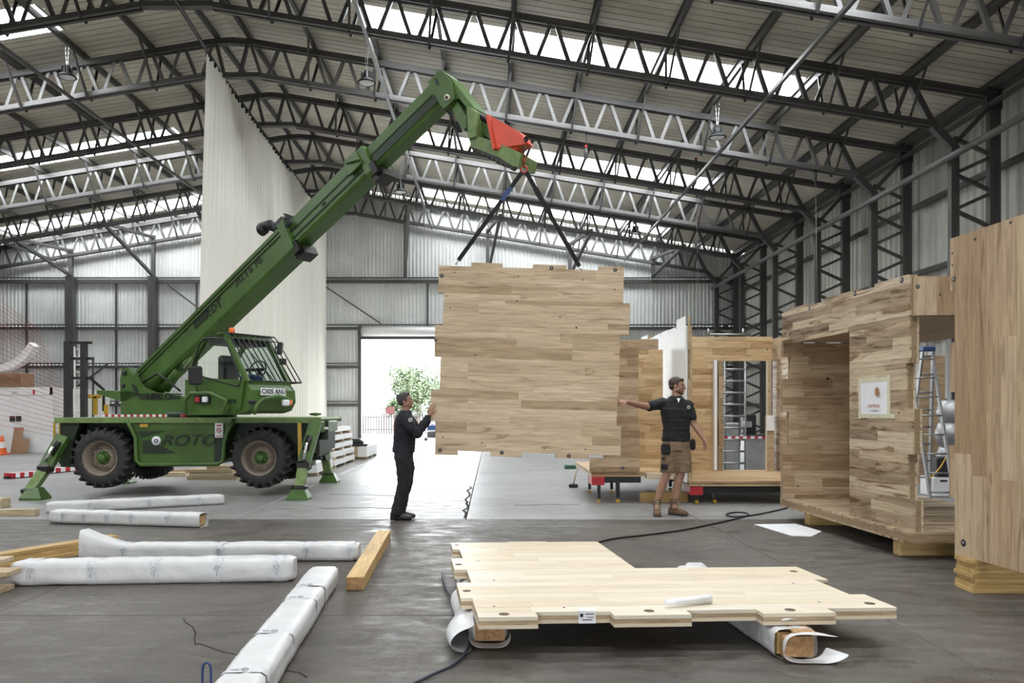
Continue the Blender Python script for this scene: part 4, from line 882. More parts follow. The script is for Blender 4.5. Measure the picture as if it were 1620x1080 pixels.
# white notice taped on
def A_(x, z, n=.0): return Vector((3.92, 10.72, 0))+d*x+Vector((0, 0, z))+nA*n
xa, xb = 2.17, 2.62
def axy(px, py):
    k = (px-CX)/F; s = (3.92-k*10.72)/(k*d.y-d.x); Y = 10.72+d.y*s; return s, CAMH+(CY-py)*Y/F
x0, z0 = axy(1362, 655); x1, z1 = axy(1406, 602)
no = MB(); nx, nz = 8, 8; vs = []
for i in range(nx+1):
    for j in range(nz+1):
        u_, w_ = i/nx, j/nz; vs.append(A_(x0+(x1-x0)*u_, z0+(z1-z0)*w_, .006+.008*math.sin(4*u_+5*w_)*math.sin(PI*u_)*math.sin(PI*w_)+.004))
no.add(vs, [(i*(nz+1)+j, (i+1)*(nz+1)+j, (i+1)*(nz+1)+j+1, i*(nz+1)+j+1) for i in range(nx) for j in range(nz)], 0, True)
noo = no.make('notice', M['paper'], label='white paper notice with copper hexagon emblem taped to the module wall', cat='notice')
for (a, b_, c_, e_) in ((x0-.03, x1+.04, z1-.005, z1+.04), (x0-.03, x1+.12, z0-.04, z0+.005), (x0-.03, x0+.015, z0-.05, z1+.05), (x1-.01, x1+.035, z0-.03, z1+.06)):
    MB().add([A_(a, c_, .012), A_(b_, c_, .012), A_(b_, e_, .014), A_(a, e_, .014), A_(a, c_, .002), A_(b_, c_, .002), A_(b_, e_, .002), A_(a, e_, .002)], [(0, 1, 2, 3), (7, 6, 5, 4), (0, 4, 5, 1), (1, 5, 6, 2), (2, 6, 7, 3), (3, 7, 4, 0)]).make('masking_tape', M['tape'], noo)
hx = x0+(x1-x0)*.66; hz = z0+(z1-z0)*.68
M['copper'] = simple('copper print', (.42, .17, .07), .4, .3, .3, 20.0)
hp = [(hx+.038*math.sin(a)*1.0, hz+.055*math.cos(a)) for a in [2*PI*i/6 for i in range(6)]]
MB().add([A_(x, z, .024) for x, z in hp], [(0, 1, 2, 3, 4, 5)]).make('hexagon_emblem', M['copper'], noo, fix=False)
text('lettering', 'CANNJA', .048, frame(A_((x0+x1)/2+.02, z0+(z1-z0)*.26, .022), d, (0, 0, 1), nA), M['copper'], noo, .001, xs=1.3)
MB().bar(A_((x0+x1)/2-.04, z0+(z1-z0)*.12, .016), A_((x0+x1)/2+.10, z0+(z1-z0)*.12, .016), .006, .006).make('printed_line', M['steel_lt'], noo)
# blocks under it
for (x, y, sx, sy, h, lab) in ((4.75, 8.08, 1.25, .14, .165, 'nearer timber block under the room module'), (4.3, 10.2, .5, .14, .165, 'farther timber block under the room module'), (5.2, 9.2, .3, .14, .165, 'timber block hidden deeper under the room module')):
    MB().box((x, y, h/2), (sx, sy, h), bev=.004).make('timber_block', M['timber'], label=lab, cat='block', group='module supports')
# --- near right panel, vertical boards
dB = Vector((-.07, 1, 0)).normalized(); nB = Vector((-dB.y, dB.x, 0)); OB = Vector((3.88+.07*3.85, 2.8, 0))
Mx = frame(OB, (0, 0, 1), dB, nB)
zz = [(.27, .74, 3.85), (.74, 1.18, 3.92), (1.18, 1.63, 3.85), (1.63, 2.05, 3.91), (2.05, 2.48, 3.85), (2.48, 2.93, 3.91)]
clt('wall_panel', [(a, 0, b_, y) for a, b_, y in zz], .10, .165, Mx, 'ply', 41, label='tall wooden panel of upright boards standing on stacked timbers at the right edge', cat='panel', holes=[(.38, 3.74, .03), (2.58, 3.86, .022)], small=[(2.86, 3.6, .014), (2.9, 3.2, .012), (.45, 3.0, .012), (2.7, 3.88, .01), (2.8, 3.88, .01)], lmin=.9, lmax=2.6)
for i in range(7):
    MB().box((4.42+.012*(i % 3), 6.50+.01*(i % 2), .0192+.0384*i), (1.1, .26, .037), bev=.002).make('laminated_board', M['timber'], label='yellow laminated board in the stack under the right panel, %s from the floor' % ['lowest', 'second', 'third', 'fourth', 'fifth', 'sixth', 'topmost, seventh'][i], cat='board', group='boards stacked under the right panel')
# --- back modules
mB = empty('timber_module', (3, 13, 0), 'unfinished wooden module behind the man in shorts, with a white-filmed side panel', 'module', 'timber modules'); mB.location = (0, 0, 0)
# white filmed side panel (faces left), stepped top
Mx = frame((2.97, 15.9, 0), (0, -1, 0), (0, 0, 1), (-1, 0, 0))
o = MB()
wz = [(0, .75, 2.78), (.75, 1.2, 2.83), (1.2, 1.9, 2.78), (1.9, 2.5, 2.84), (2.5, 3.1, 2.78), (3.1, 3.7, 2.93)]
for a, b_, zt in wz: o.box(((a+b_)/2, (.36+zt)/2, -.005), (b_-a, zt-.36, .01))
oo = o.make('filmed_side_panel', M['backing'], mB); oo.matrix_local = Mx
clt('side_panel_boards', [(a, .36, b_, zt) for a, b_, zt in wz], .09, .12, frame((2.985, 12.2, 0), (0, 1, 0), (0, 0, 1), (1, 0, 0)) if False else frame((3.07, 12.2, 0), (0, 1, 0), (0, 0, 1), (1, 0, 0)), 'ply_gold', 51, mB, back='backing')
st_ = MB()
for i, (a, b_) in enumerate(((.36, .95), (.95, 1.45), (1.45, 1.95), (1.95, 2.4), (2.4, 2.93))):
    st_.box((3.02+.03*(i % 2), 12.17, (a+b_)/2), (.03, .04, b_-a-.01)); 
st_.make('edge_strips', M['timber2'], mB)
clt('front_panel', [(1.75, .72, 2.32, 1.2), (1.75, 1.2, 2.30, 2.0), (1.9, 2.0, 2.30, 2.45), (1.9, 2.45, 2.32, 2.59), (1.53, .50, 2.32, .72)], .09, .115, frame((0, 12.5, 0), (1, 0, 0), (0, 0, 1), (0, -1, 0)), 'ply', 52, mB, holes=[(2.05, .56, .025)], lmin=.3, lmax=.8)
clt('inner_wall', [(2.34, .40, 2.88, 1.1), (2.40, 1.1, 2.88, 2.0), (2.33, 2.0, 2.88, 2.50)], .08, .11, frame((0, 13.4, 0), (1, 0, 0), (0, 0, 1), (0, -1, 0)), 'ply_gold', 53, mB, lmin=.25, lmax=.7)
clt('head_panel', [(2.30, 2.44, 2.62, 2.60)], .08, .10, frame((0, 12.52, 0), (1, 0, 0), (0, 0, 1), (0, -1, 0)), 'ply', 54, mB)
MB().box((2.62, 12.45, .44), (.42, .18, .09), bev=.003).make('sill_board', M['timber2'], mB)
clt('floor_plate', [(0, 0, 1.38, 2.4)], .08, .12, frame((1.56, 12.55, .50), (1, 0, 0), (0, 1, 0), (0, 0, 1)), 'ply_gold', 55, mB)
mD = empty('timber_module', (4.3, 13.6, 0), 'open wooden module with a doorway framing an aluminium scaffold tower', 'module', 'timber modules'); mD.location = (0, 0, 0)
clt('floor_plate', [(0, 0, 2.15, 2.3)], .08, .13, frame((3.08, 12.42, .36), (1, 0, 0), (0, 1, 0), (0, 0, 1)), 'ply_gold', 61, mD, lmin=1, lmax=2.2)
clt('back_wall', [(3.08, .36, 4.12, 2.39), (3.08, 2.39, 5.2, 2.84)], .09, .125, frame((0, 14.7, 0), (1, 0, 0), (0, 0, 1), (0, -1, 0)), 'ply_gold', 62, mD, lmin=.3, lmax=1.0, small=[(5.1, 2.6, .015)])
jb_ = MB()
jb_.box((4.10, 14.6, 1.38), (.05, .12, 2.03)); jbo = jb_.make('white_jamb', M['backing'], mD)
for i, (a, b_) in enumerate(((.36, .8), (.8, 1.25), (1.25, 1.7), (1.7, 2.1), (2.1, 2.39))): MB().box((4.185+.015*(i % 2), 14.6, (a+b_)/2), (.09, .13, b_-a-.006)).make('jamb_board', M['edge'], mD)
MB().box((5.10, 14.62, 1.38), (.06, .12, 2.03)).make('pale_jamb', M['timber2'], mD); MB().box((5.06, 14.45, .87), (.13, .1, 1.02)).make('stacked_boards', M['timber2'], mD); MB().box((5.05, 14.38, 1.24), (.13, .02, .28)).make('paper_sheet', M['paper'], mD)
clt('side_wall', [(0, .36, .95, .62), (0, .62, .90, 1.3), (0, 1.3, .80, 1.75), (0, 1.75, .98, 2.2), (0, 2.2, .85, 2.8)], .09, .12, frame((5.2, 14.7, 0), (0, -1, 0), (0, 0, 1), (-1, 0, 0)), 'ply_mid', 63, mD, lmin=.25, lmax=.7)
rl = MB().tube([(4.0, 14.6, 2.87), (4.75, 14.6, 2.87)], .02, 8); rl.tube([(3.98, 14.6, 2.84), (3.98, 14.6, 2.98)], .02, 8).tube([(4.62, 14.6, 2.84), (4.62, 14.6, 2.98)], .02, 8); rl.make('guard_rail', M['alu'], mD)
# skates / trolleys under the back modules
for nm, x0, x1, y0, y1, zt, lab in (('t', 1.56, 2.30, 12.55, 14.0, .42, 'black steel trolley with a red bracket under the module behind the man in shorts'), ('t', 3.10, 5.1, 12.5, 14.5, .27, 'black steel trolley with a red bracket under the open module')):
    tr = empty('trolley', (0, 0, 0), lab, 'trolley', 'trolleys under the modules')
    m_ = MB(); m_.box(((x0+x1)/2+.1, y0+.06, zt-.05), (x1-x0-.1, .10, .10)); m_.box(((x0+x1)/2+.1, y1, zt-.05), (x1-x0-.1, .10, .10)); m_.make('cross_beam', M['black'], tr)
    m_ = MB(); m_.box((x0+.1, y0+.15, zt-.065), (.2, .45, .13)); m_.make('bracket', M['redp'], tr)
    for x, y in ((x0+.12, y0), (x0+.42, y0+.05), (x1-.3, y0+.1), (x0+.15, y1), (x1-.2, y1)):
        l_ = MB().box((x, y, (zt-.1+.05)/2+.025), (.05, .05, zt-.15)).make('support_leg', M['black'], tr); MB().tube([(x, y-.02, .028), (x, y+.02, .028)], .028, 10).make('castor', M['yellow'], tr)
MB().box((2.75, 12.75, .20), (.75, .14, .16)).make('timber_block', M['timber'], label='short timber packed under the front of the module behind the man in shorts', cat='block').location.z = -.12
M['grey'] = simple('grey print', (.25, .25, .27), .5, 0, .1, 10.0)
# ============================================================ wrapped beams
def wrapped(name, p0, p1, w, h, straps, seed, label, open1=False, flap0=False, group='wrapped beams on the floor', z0=0.0):
    p0 = Vector((p0[0], p0[1], z0)); p1 = Vector((p1[0], p1[1], z0)); d = p1-p0; L = d.length; d.normalize(); s_ = Vector((d.y, -d.x, 0)); up = Vector((0, 0, 1))
    e = empty(name, (0, 0, 0), label, 'wrapped beam', group)
    MB().box((0, 0, 0), (L-.06, w-.05, h-.045), frame(p0+d*(L/2+(.0 if not open1 else 0))+up*(h/2), d, s_, up)).make('timber_beam', M['timber'], e)
    rr = random.Random(seed); n = int(L/.035); K = 24; vs = []; off = rr.uniform(0, 99)
    for i in range(n+1):
        t_ = L*i/n; c_ = 1.0
        for s0 in straps: c_ -= .05*math.exp(-((t_-s0)/.03)**2)
        end = 1.0
        if i < 2: end = .8+.1*i
        if i > n-2 and not open1: end = .8+.1*(n-i)
        if flap0 and t_ < .45: end = 1+.9*((.45-t_)/.45)**1.4
        for k in range(K):
            a = 2*PI*(k+.5)/K; ca, sa = math.cos(a), math.sin(a); ex = 8.0
            rr_ = 1/((abs(ca)**ex+abs(sa)**ex)**(1/ex))
            q = mnoise.noise(Vector((t_*3.5+off, ca*1.2, sa*1.2)))*.009+mnoise.noise(Vector((t_*14+off, ca*3, sa*3)))*.0045
            dist = min([abs(t_-s0) for s0 in straps]+[9]); q += .006*min(1, dist/.12)*(1 if sa > -.5 else 0)
            y = ca*rr_*w/2*c_*(end if not flap0 or t_ > .45 else 1)+ca*q; zz = h/2+(sa*rr_*h/2*c_+sa*q)
            if flap0 and t_ < .45 and sa > 0: zz += sa*rr_*h*(end-1)*.9; 
            if not(flap0 and t_ < .45): zz = h/2+(zz-h/2)*min(end, 1)
            zz = max(zz, .003)
            vs.append(p0+d*t_+s_*y+up*zz)
    fs = [(i*K+k, i*K+(k+1) % K, (i+1)*K+(k+1) % K, (i+1)*K+k) for i in range(n) for k in range(K)]
    m_ = MB().add(vs, fs, 0, True)
    if not flap0: m_.add(vs[:K], [tuple(range(K))[::-1]])
    if not open1: m_.add(vs[-K:], [tuple(range(K))])
    o = m_.make('wrap_sheet', M['wrap'], e)
    for s0 in straps:
        m2 = MB(); va = []
        for t_ in (s0-.035, s0+.035):
            for k in range(K):
                a = 2*PI*(k+.5)/K; ca, sa = math.cos(a), math.sin(a); r2 = 1/((abs(ca)**8+abs(sa)**8)**.125)
                va.append(p0+d*t_+s_*(ca*r2*(w/2+.004))+up*max(h/2+sa*r2*(h/2+.004), .002))
        m2.add(va, [(k, (k+1) % K, K+(k+1) % K, K+k) for k in range(K)], 0, True); m2.make('printed_band', M['wrapband'], e)
        # round maker's mark on the band, facing out of both long sides
        side = s_ if s_.y < 0 else -s_
        if abs(s_.y) < .3: side = Vector((0, 0, 1))
        c0 = p0+d*s0+(side*(w/2+.007)+up*h*.68 if side.z == 0 else up*(h+.007)); 
        ax_u = d; ax_w = side.cross(d)
        MB().tube([c0+ax_u*.018*math.cos(a)+ax_w*.018*math.sin(a) for a in [2*PI*i/12 for i in range(13)]], .002, 5, caps=False).make('printed_mark', M['grey'], e)
        MB().box((0, 0, 0), (.006, .04, .002), frame(c0-(up*.05 if side.z == 0 else ax_w*.05), d, ax_w, side)).make('printed_line', M['grey'], e)
    return e
def gxy(px, py): q = G(px, py); return (q.x, q.y)
def off(a, dy): return (a[0], a[1]+dy)
wrapped('wrapped_beam', off(gxy(67, 813), .1), off(gxy(350, 798), .1), .19, .155, [.55, 1.35, 2.05], 1, 'white wrapped beam farthest back, just in front of the left outrigger feet')
wrapped('wrapped_beam', off(gxy(78, 828), .1), off(gxy(318, 835), .1), .20, .17, [.22, .52, .85, 1.2, 1.7], 2, 'short white wrapped beam with its timber end showing, beside the farthest one', open1=True)
wrapped('wrapped_beam', off(gxy(125, 889), .1), off(gxy(566, 888), .1), .20, .165, [.42, 1.35, 2.2, 2.62], 3, 'long white wrapped beam with its wrap standing open at the left end', flap0=True)
wrapped('wrapped_beam', off(gxy(13, 928), .11), off(gxy(462, 921), .11), .22, .20, [.17, .66, 1.18, 1.7, 2.2], 4, 'thick white wrapped beam nearest the left stack of boards')
wrapped('wrapped_beam', (-1.42, 6.68), (-1.19, 3.0), .23, .165, [.75, 1.15, 2.0, 2.7], 5, 'long white wrapped beam running toward the camera in the foreground')
wrapped('wrapped_beam', (-.02, 5.0), (-.24, 7.3), .24, .172, [.6, 1.2, 1.8], 6, 'wrapped beam propping the left end of the pale floor panel', group='beams under the floor panel')
wrapped('wrapped_beam', (1.66, 6.7), (1.80, 4.70), .25, .172, [.6, 1.2, 1.55], 7, 'wrapped beam with torn wrap sticking out from under the pale floor panel', open1=True, group='beams under the floor panel')
# loose wrap tongues
def ribbon(name, rows, mat, parent=None, **kw):
    n = len(rows); k = len(rows[0]); vs = [Vector(p) for r_ in rows for p in r_]
    o = MB().add(vs, [(i*k+j, i*k+j+1, (i+1)*k+j+1, (i+1)*k+j) for i in range(n-1) for j in range(k-1)], 0, True).make(name, mat, parent, fix=False, **kw)
    s_ = o.modifiers.new('s', 'SOLIDIFY'); s_.thickness = .004; s2 = o.modifiers.new('u', 'SUBSURF'); s2.levels = 1; s2.render_levels = 2
    return o
wb7 = [o for o in bpy.data.objects if o.name.startswith('wrapped_beam') and 'torn' in o.get('label', '')][0]
c = Vector((1.83, 4.66, 0)); rows = []
for i in range(7):
    t_ = i/6; rr_ = []
    for j in range(9):
        a = PI*.35+(2*PI*.82)*j/8; sq = 1/((abs(math.cos(a))**3.2+abs(math.sin(a))**3.2)**(1/3.2)); g_ = 1+t_*.22*(1 if j > 3 else .4)
        ext = .11*t_*(.5+.9*(j == 0)+.15*(j >= 7)+.25*(j % 2))
        rr_.append((c.x+math.cos(a)*.128*sq*g_+.10*t_*(j in (0, 8)), c.y-ext, max(.006, .088+math.sin(a)*.09*sq*g_-(.03*t_ if j > 6 else 0))))
    rows.append(rr_)
ribbon('torn_wrap', rows, M['wrap'], wb7)
ribbon('torn_flap', [[(1.66, 4.86, .18), (1.72, 4.84, .185), (1.80, 4.83, .19)], [(1.70, 4.79, .215), (1.75, 4.78, .22), (1.83, 4.78, .21)], [(1.76, 4.75, .20), (1.80, 4.74, .235), (1.86, 4.76, .205)]], M['wrap'], wb7)
MB().box((1.83, 4.70, .172), (.13, .14, .012), bev=.002).make('exposed_timber', M['endgrain'], wb7)
MB().box((1.80, 4.68, .085), (.18, .05, .12)).make('timber_end', M['endgrain'], wb7)
wb6 = [o for o in bpy.data.objects if o.name.startswith('wrapped_beam') and 'propping' in o.get('label', '')][0]
rows = []
for i in range(9):
    t_ = i/8; y = 4.78+1.25*t_; b_ = .03*math.sin(t_*9)+.03*math.sin(t_*4+1)-.03
    rows.append([(-.10-.10*t_, y, .165), (-.20-.09*t_-b_*.6, y-.03, .15+.02*math.sin(t_*11)), (-.27-.10*t_-b_, y-.04, .085), (-.24-.09*t_-b_*.6, y-.02, .02), (-.12-.1*t_, y, .006)])
ribbon('loose_wrap', rows, M['wrap'], wb6)
rows = []
for i in range(5):
    t_ = i/4; rows.append([(-.02+.13*math.cos(a)*(1/((abs(math.cos(a))**3+abs(math.sin(a))**3)**.333)), 4.98-.10*t_, max(.006, .085+.088*math.sin(a)*(1+.05*t_))) for a in [PI*1.0+PI*1.0*k/10 for k in range(11)]])
ribbon('wrap_end', rows, M['wrap'], wb6)
MB().box((-.02, 4.99, .085), (.19, .02, .12)).make('timber_end', M['endgrain'], wb6)
# ============================================================ loose timbers
def timber(p0, p1, w, h, label, mat='timber', z=0.0, name='timber_beam', group=None, cat='timber'):
    a = Vector((p0[0], p0[1], z+h/2)); b_ = Vector((p1[0], p1[1], z+h/2)); d = (b_-a).normalized(); s_ = Vector((-d.y, d.x, 0))
    c_ = (a+b_)/2; o = MB().box((0, 0, 0), ((b_-a).length, w, h), bev=.004).make(name, M[mat], label=label, cat=cat, group=group)
    o.matrix_world = frame(c_, d, s_, (0, 0, 1)); return o
tb = timber((-1.13, 6.47), (-1.24, 9.0), .145, .113, 'short golden laminated timber lying beside the long white wrapped beam', cat='timber')
MB().box((-1.268, 0, .002), (.004, .13, .10)).make('end_face', M['endgrain'], tb)
for i in range(3):
    sh_ = .03*i; MB().box((.2+sh_, -.0735, .02-.03*i), (1.0, .002, .006)).make('glue_line', M['endgrain'], tb)
for i, (z, w_) in enumerate(((0, .16), (.045, .13), (.09, .15))):
    timber((-4.03-.03*i, 8.52), (-4.72, 7.3), w_, .043, 'yellow timber under the wrapped beams at left, %s of the bundle' % ['lowest', 'middle', 'topmost'][i], z=z, group='yellow timber bundle')
timber(off(gxy(55, 816), .06), (-8.2, 11.1), .12, .09, 'pinkish square timber lying alone at the left edge behind the board stack', 'timber2')
timber((-7.4, 13.9-1.9), (-9.5, 12.3), .2, .14, 'pale timber end lying at the left edge beside the outrigger foot', 'timber2')
rr = random.Random(9)
for i in range(9):
    z = .045*i; rowx = -3.95-.13*(i % 3)-.12*(i > 5)-(.25 if i in (4, 5) else 0)
    for j in range(2 if i < 8 else 2):
        yy = 6.45+.5*j+rr.uniform(-.03, .03); xx = rowx-.32*j+rr.uniform(-.05, .05)
        timber((xx, yy), (xx-1.6, yy+rr.uniform(-.04, .04)), .20, .040, 'pale board in the stack at the left edge, %s layer, %s row' % (['lowest', 'second', 'third', 'fourth', 'fifth', 'sixth', 'seventh', 'eighth', 'top'][i], ['nearer', 'farther'][j]), 'timber2', z, 'board', 'boards stacked at the left edge', 'board')
# lumber on the floor under the machine
for i, (px0, py, px1, w_, h_, z) in enumerate(((256, 754, 296, .25, .09, 0), (262, 750, 300, .2, .1, 0), (302, 762, 380, .5, .07, 0), (305, 757, 378, .42, .07, .072), (300, 752, 372, .45, .07, .144), (330, 745, 371, .3, .07, .216))):
    a = gxy(px0, py if i < 2 else 760-(z > 0)*0); b_ = gxy(px1, (py if i < 2 else 760)-1)
    y_ = 17.0 if i > 1 else (17.6 if i == 0 else 18.3)
    timber(((px0-CX)*y_/F, y_), ((px1-CX)*y_/F, y_+.02), w_, h_, 'pale board lying on the floor under the telehandler, %s' % ['loose one at the left', 'loose one behind the left one', 'bottom of the pile', 'second of the pile', 'third of the pile', 'top of the pile'][i], 'timber2', z, 'board', 'boards under the telehandler', 'board')
# packs of timber by the curtain, each pack a thing on bearers
def pack(x0, x1, y0, y1, z, h, label, boards=4):
    e = empty('timber_pack', (0, 0, 0), label, 'timber pack', 'timber packs by the door')
    for y in (y0+.15, (y0+y1)/2, y1-.15): MB().box(((x0+x1)/2, y, z+.04), (x1-x0, .10, .08)).make('bearer', M['timber2'], e)
    for i in range(boards):
        w_ = (x1-x0)/boards; MB().box((x0+w_*(i+.5), (y0+y1)/2, z+.08+h/2), (w_-.006, y1-y0, h)).make('board', M['timber2'] if i < boards-1 else M['white'], e)
for i in range(5): pack(-5.0, -3.95+.02*(i % 2)-.04*i, 19.7+.1*i, 22.6+.05*i, .205*i, .12, 'pack of pale boards in the tall stack by the curtain, %s' % ['lowest', 'second', 'third', 'fourth', 'topmost'][i])
pack(-5.2, -3.9, 17.5, 19.2, 0, .22, 'low pack of pale boards in front of the tall stack, behind the right outrigger')
pack(-4.6, -3.75, 23.5, 25.6, 0, .30, 'single low pack with a black bag on it beside the open door', 3)
bg_ = MB().box((-4.15, 23.8, .50), (.5, .4, .22), bev=.08).box((-3.98, 23.75, .43), (.5, .5, .06), bev=.03); bg_.make('tool_bag', M['black'], label='black tool bag lying on the low timber pack by the door', cat='bag')
# ============================================================ curtain
def railx(y): 
    pts = [(5, -6.6), (17.3, -6.92), (19.6, -7.1), (21.2, -7.24), (28.6, -7.5), (36.2, -7.66)]
    for (a, xa), (b_, xb) in zip(pts, pts[1:]):
        if y <= b_: return xa+(xb-xa)*(y-a)/(b_-a)
    return pts[-1][1]
cu = empty('curtain', (0, 0, 0), 'tall cream curtain hanging from the roof ridge rail behind the telehandler', 'curtain')
n = 620; vs = []; K = 14; Y0, Y1 = 19.6, 36.05
for i in range(n+1):
    y = Y0+(Y1-Y0)*i/n; ph = 2*PI*(y-Y0)/.34+1.8*mnoise.noise(Vector((y*1.3, 0, 0)))
    for k in range(K+1):
        t_ = k/K; zt = 10.33-.05*abs(math.sin(ph*.5)); zb_ = .22+.35*(y-Y0)/(Y1-Y0); z = zt+(zb_-zt)*t_
        a_ = .035+.045*(mnoise.noise(Vector((y*.8, t_*1.5, 3)))+.5)+.02*t_
        x = railx(y)+a_*math.sin(ph+.5*mnoise.noise(Vector((y*.5, t_*2, 7))))+.10*mnoise.noise(Vector((y*.45, t_*1.2, 11)))-.25*t_*max(0, 1-(y-Y0)/6)
        vs.append((x, y+.03*math.cos(ph), z))
MB().add(vs, [(i*(K+1)+k, i*(K+1)+k+1, (i+1)*(K+1)+k+1, (i+1)*(K+1)+k) for i in range(n) for k in range(K)], 0, True).make('cloth', M['curtain'], cu, fix=False)
rt = MB().tube([(railx(y), y, 10.39) for y in (6, 10, 14, 17.3, 19.6, 21.2, 24, 28.6, 32, 36.2)], .045, 8); rt.make('curtain_rail', M['blackmetal'], cu)
rg = MB()
for i in range(80):
    y = Y0+.1+(Y1-Y0-.2)*i/79; rg.box((railx(y), y, 10.33), (.09, .06, .13))
rg.make('rail_gliders', M['black'], cu, kind='stuff')
# ============================================================ lamps and hooks
def lamp(x, y, z, lab):
    e = empty('high_bay_lamp', (0, 0, 0), lab, 'lamp', 'high-bay lamps'); zr = roofz(x)-.1
    MB().lathe([(0, .30), (.07, .30), (.09, .22), (.10, .12), (.14, .09), (.20, .05), (.235, 0), (.20, -.01)], (x, y, z), (0, 0, 1), 24).make('housing', M['black'], e)
    MB().lathe([(0, -.005), (.19, -.005), (.19, .012), (0, .012)], (x, y, z), (0, 0, 1), 24).make('lens', M['paper'], e)
    for k in range(8):
        a = 2*PI*k/8; MB().box((0, 0, 0), (.06, .008, .16), Matrix.Translation((x+.105*math.cos(a), y+.105*math.sin(a), z+.2)) @ Matrix.Rotation(a, 4, 'Z')).make('cooling_fin', M['black'], e)
    for sx in (-.05, .05):
        m_ = MB(); nL = int((zr-z-.3)/.06)
        for q in range(nL): 
            w_ = .018 if q % 2 else .006; m_.box((x+sx*(.3+.7*q/nL), y, z+.33+q*.06), (w_, .024-w_, .055))
        m_.make('chain', M['alu'], e, kind='stuff')
lamp(-11.05, 20.5, 10.1, 'round high-bay lamp on a chain at the upper left of the roof')
lamp(-3.2, 20.0, 9.75, 'round high-bay lamp on a chain left of the crane head')
lamp(5.85, 20.6, 8.57, 'round high-bay lamp on a chain under the right roof slope')
lamp(-3.3, 28.2, 9.25, 'round high-bay lamp over the middle of the boom, farther back')
lamp(6.0, 33.2, 8.9, 'smallest high-bay lamp, near the end wall')
def hookline(px, py, Y, z1, lab, drop):
    q = P(px, py, Y); e = empty('hanging_hook', (0, 0, 0), lab, 'hook', 'hooks hanging from the roof')
    MB().tube([(q.x, q.y, z1), (q.x, q.y, q.z+.1)], .012, 6).make('chain', M['steel_dk'], e)
    MB().lathe([(0, -.22), (.05, -.18), (.06, -.02), (.045, .1), (0, .12)], q, (0, 0, 1), 10).make('hook_block', M['steel'], e)
    MB().lathe([(0, .10), (.04, .11), (.04, .17), (0, .18)], q, (0, 0, 1), 10).make('red_shackle', M['redp'], e)
    if drop: MB().tube([(q.x+.02, q.y, q.z-.2), (q.x+.08, q.y, drop)], .008, 5).make('pull_cord', M['steel_lt'], e)
hookline(927, 240, 21.2, bz(2.5), 'dark hook hanging from the third truss right of the crane head', None)
hookline(1101, 258, 24.85, bz(6.3), 'small red and grey hook with long cords over the back module', 3.0)
hookline(1289, 275, 21.2, bz(8.8), 'red hook hanging by the right wall columns', 3.3)
# ============================================================ hoses, paper, mallet
def gz(px, py, h=.02): return G(px, py, h)
def smooth(pts, k=6):
    out = []; n = len(pts)
    for i in range(n-1):
        p0, p1, p2, p3 = pts[max(i-1, 0)], pts[i], pts[i+1], pts[min(i+2, n-1)]
        for j in range(k):
            t_ = j/k; out.append(.5*((2*p1)+(-p0+p2)*t_+(2*p0-5*p1+4*p2-p3)*t_**2+(-p0+3*p1-3*p2+p3)*t_**3))
    return out+[pts[-1]]
MB().tube(smooth([gz(*p) for p in ((700, 905), (706, 930), (722, 955), (736, 980), (744, 1008), (738, 1030), (715, 1052), (685, 1066), (640, 1088), (600, 1110))]), .011, 8).make('hose', M['hose'], label='dark blue hose curving over the floor from under the pale panel to the bottom edge', cat='hose')
MB().tube(smooth([gz(*p, .012) for p in ((940, 859), (975, 851), (1020, 846), (1080, 838), (1130, 828), (1165, 820), (1183, 815), (1180, 811), (1165, 810), (1152, 812), (1150, 815), (1165, 817), (1195, 814), (1225, 808), (1245, 803))]), .011, 8).make('cable', M['black'], label='black cable running from the pale panel to the module with a small loop', cat='cable')
q = G(327, 1096); MB().tube(smooth([Vector((q.x-.022, q.y, .01)), Vector((q.x-.022, q.y, .11)), Vector((q.x-.016, q.y, .148)), Vector((q.x, q.y, .158)), Vector((q.x+.016, q.y, .148)), Vector((q.x+.022, q.y, .11)), Vector((q.x+.022, q.y, .01))]), .0065, 8).make('hose_loop', M['navy'], label='upright blue hose loop at the bottom edge beside the long wrapped beam', cat='hose')
pp = [G(x, y, .004) for x, y in ((1193, 829), (1258, 828), (1300, 840), (1284, 848), (1252, 847))]
m_ = MB().add(pp+[p-Vector((0, 0, .003)) for p in pp], [(0, 1, 2, 3, 4), (9, 8, 7, 6, 5)]+[(i, 5+i, 5+(i+1) % 5, (i+1) % 5) for i in range(5)]); m_.make('paper_sheet', M['paper'], label='large white paper sheet lying on the floor in front of the module', cat='paper')
pp = [G(x, y, .01) for x, y in ((1284, 850), (1302, 842), (1300, 846), (1290, 851))]
MB().box(G(1102, 896, .03), (.17, .18, .05), bev=.02).make('wrap_scrap', M['wrap'], label='white scrap of wrap behind the pale floor panel', cat='wrap')
q = G(907, 771); e = empty('mallet', (0, 0, 0), 'mallet with a wooden handle standing on its head near the back module', 'mallet')
MB().tube([(q.x, q.y, .04), (q.x+.09, q.y+.05, .47)], .014, 8).make('handle', M['timber2'], e); MB().box((q.x, q.y, .035), (.17, .09, .07), bev=.015).make('head', M['black'], e)
q = G(903, 741); MB().box((q.x, q.y, .045), (.32, .3, .09), bev=.01).make('green_box', M['greencloth'], label='flat dark green box on the floor beside the mallet', cat='box')
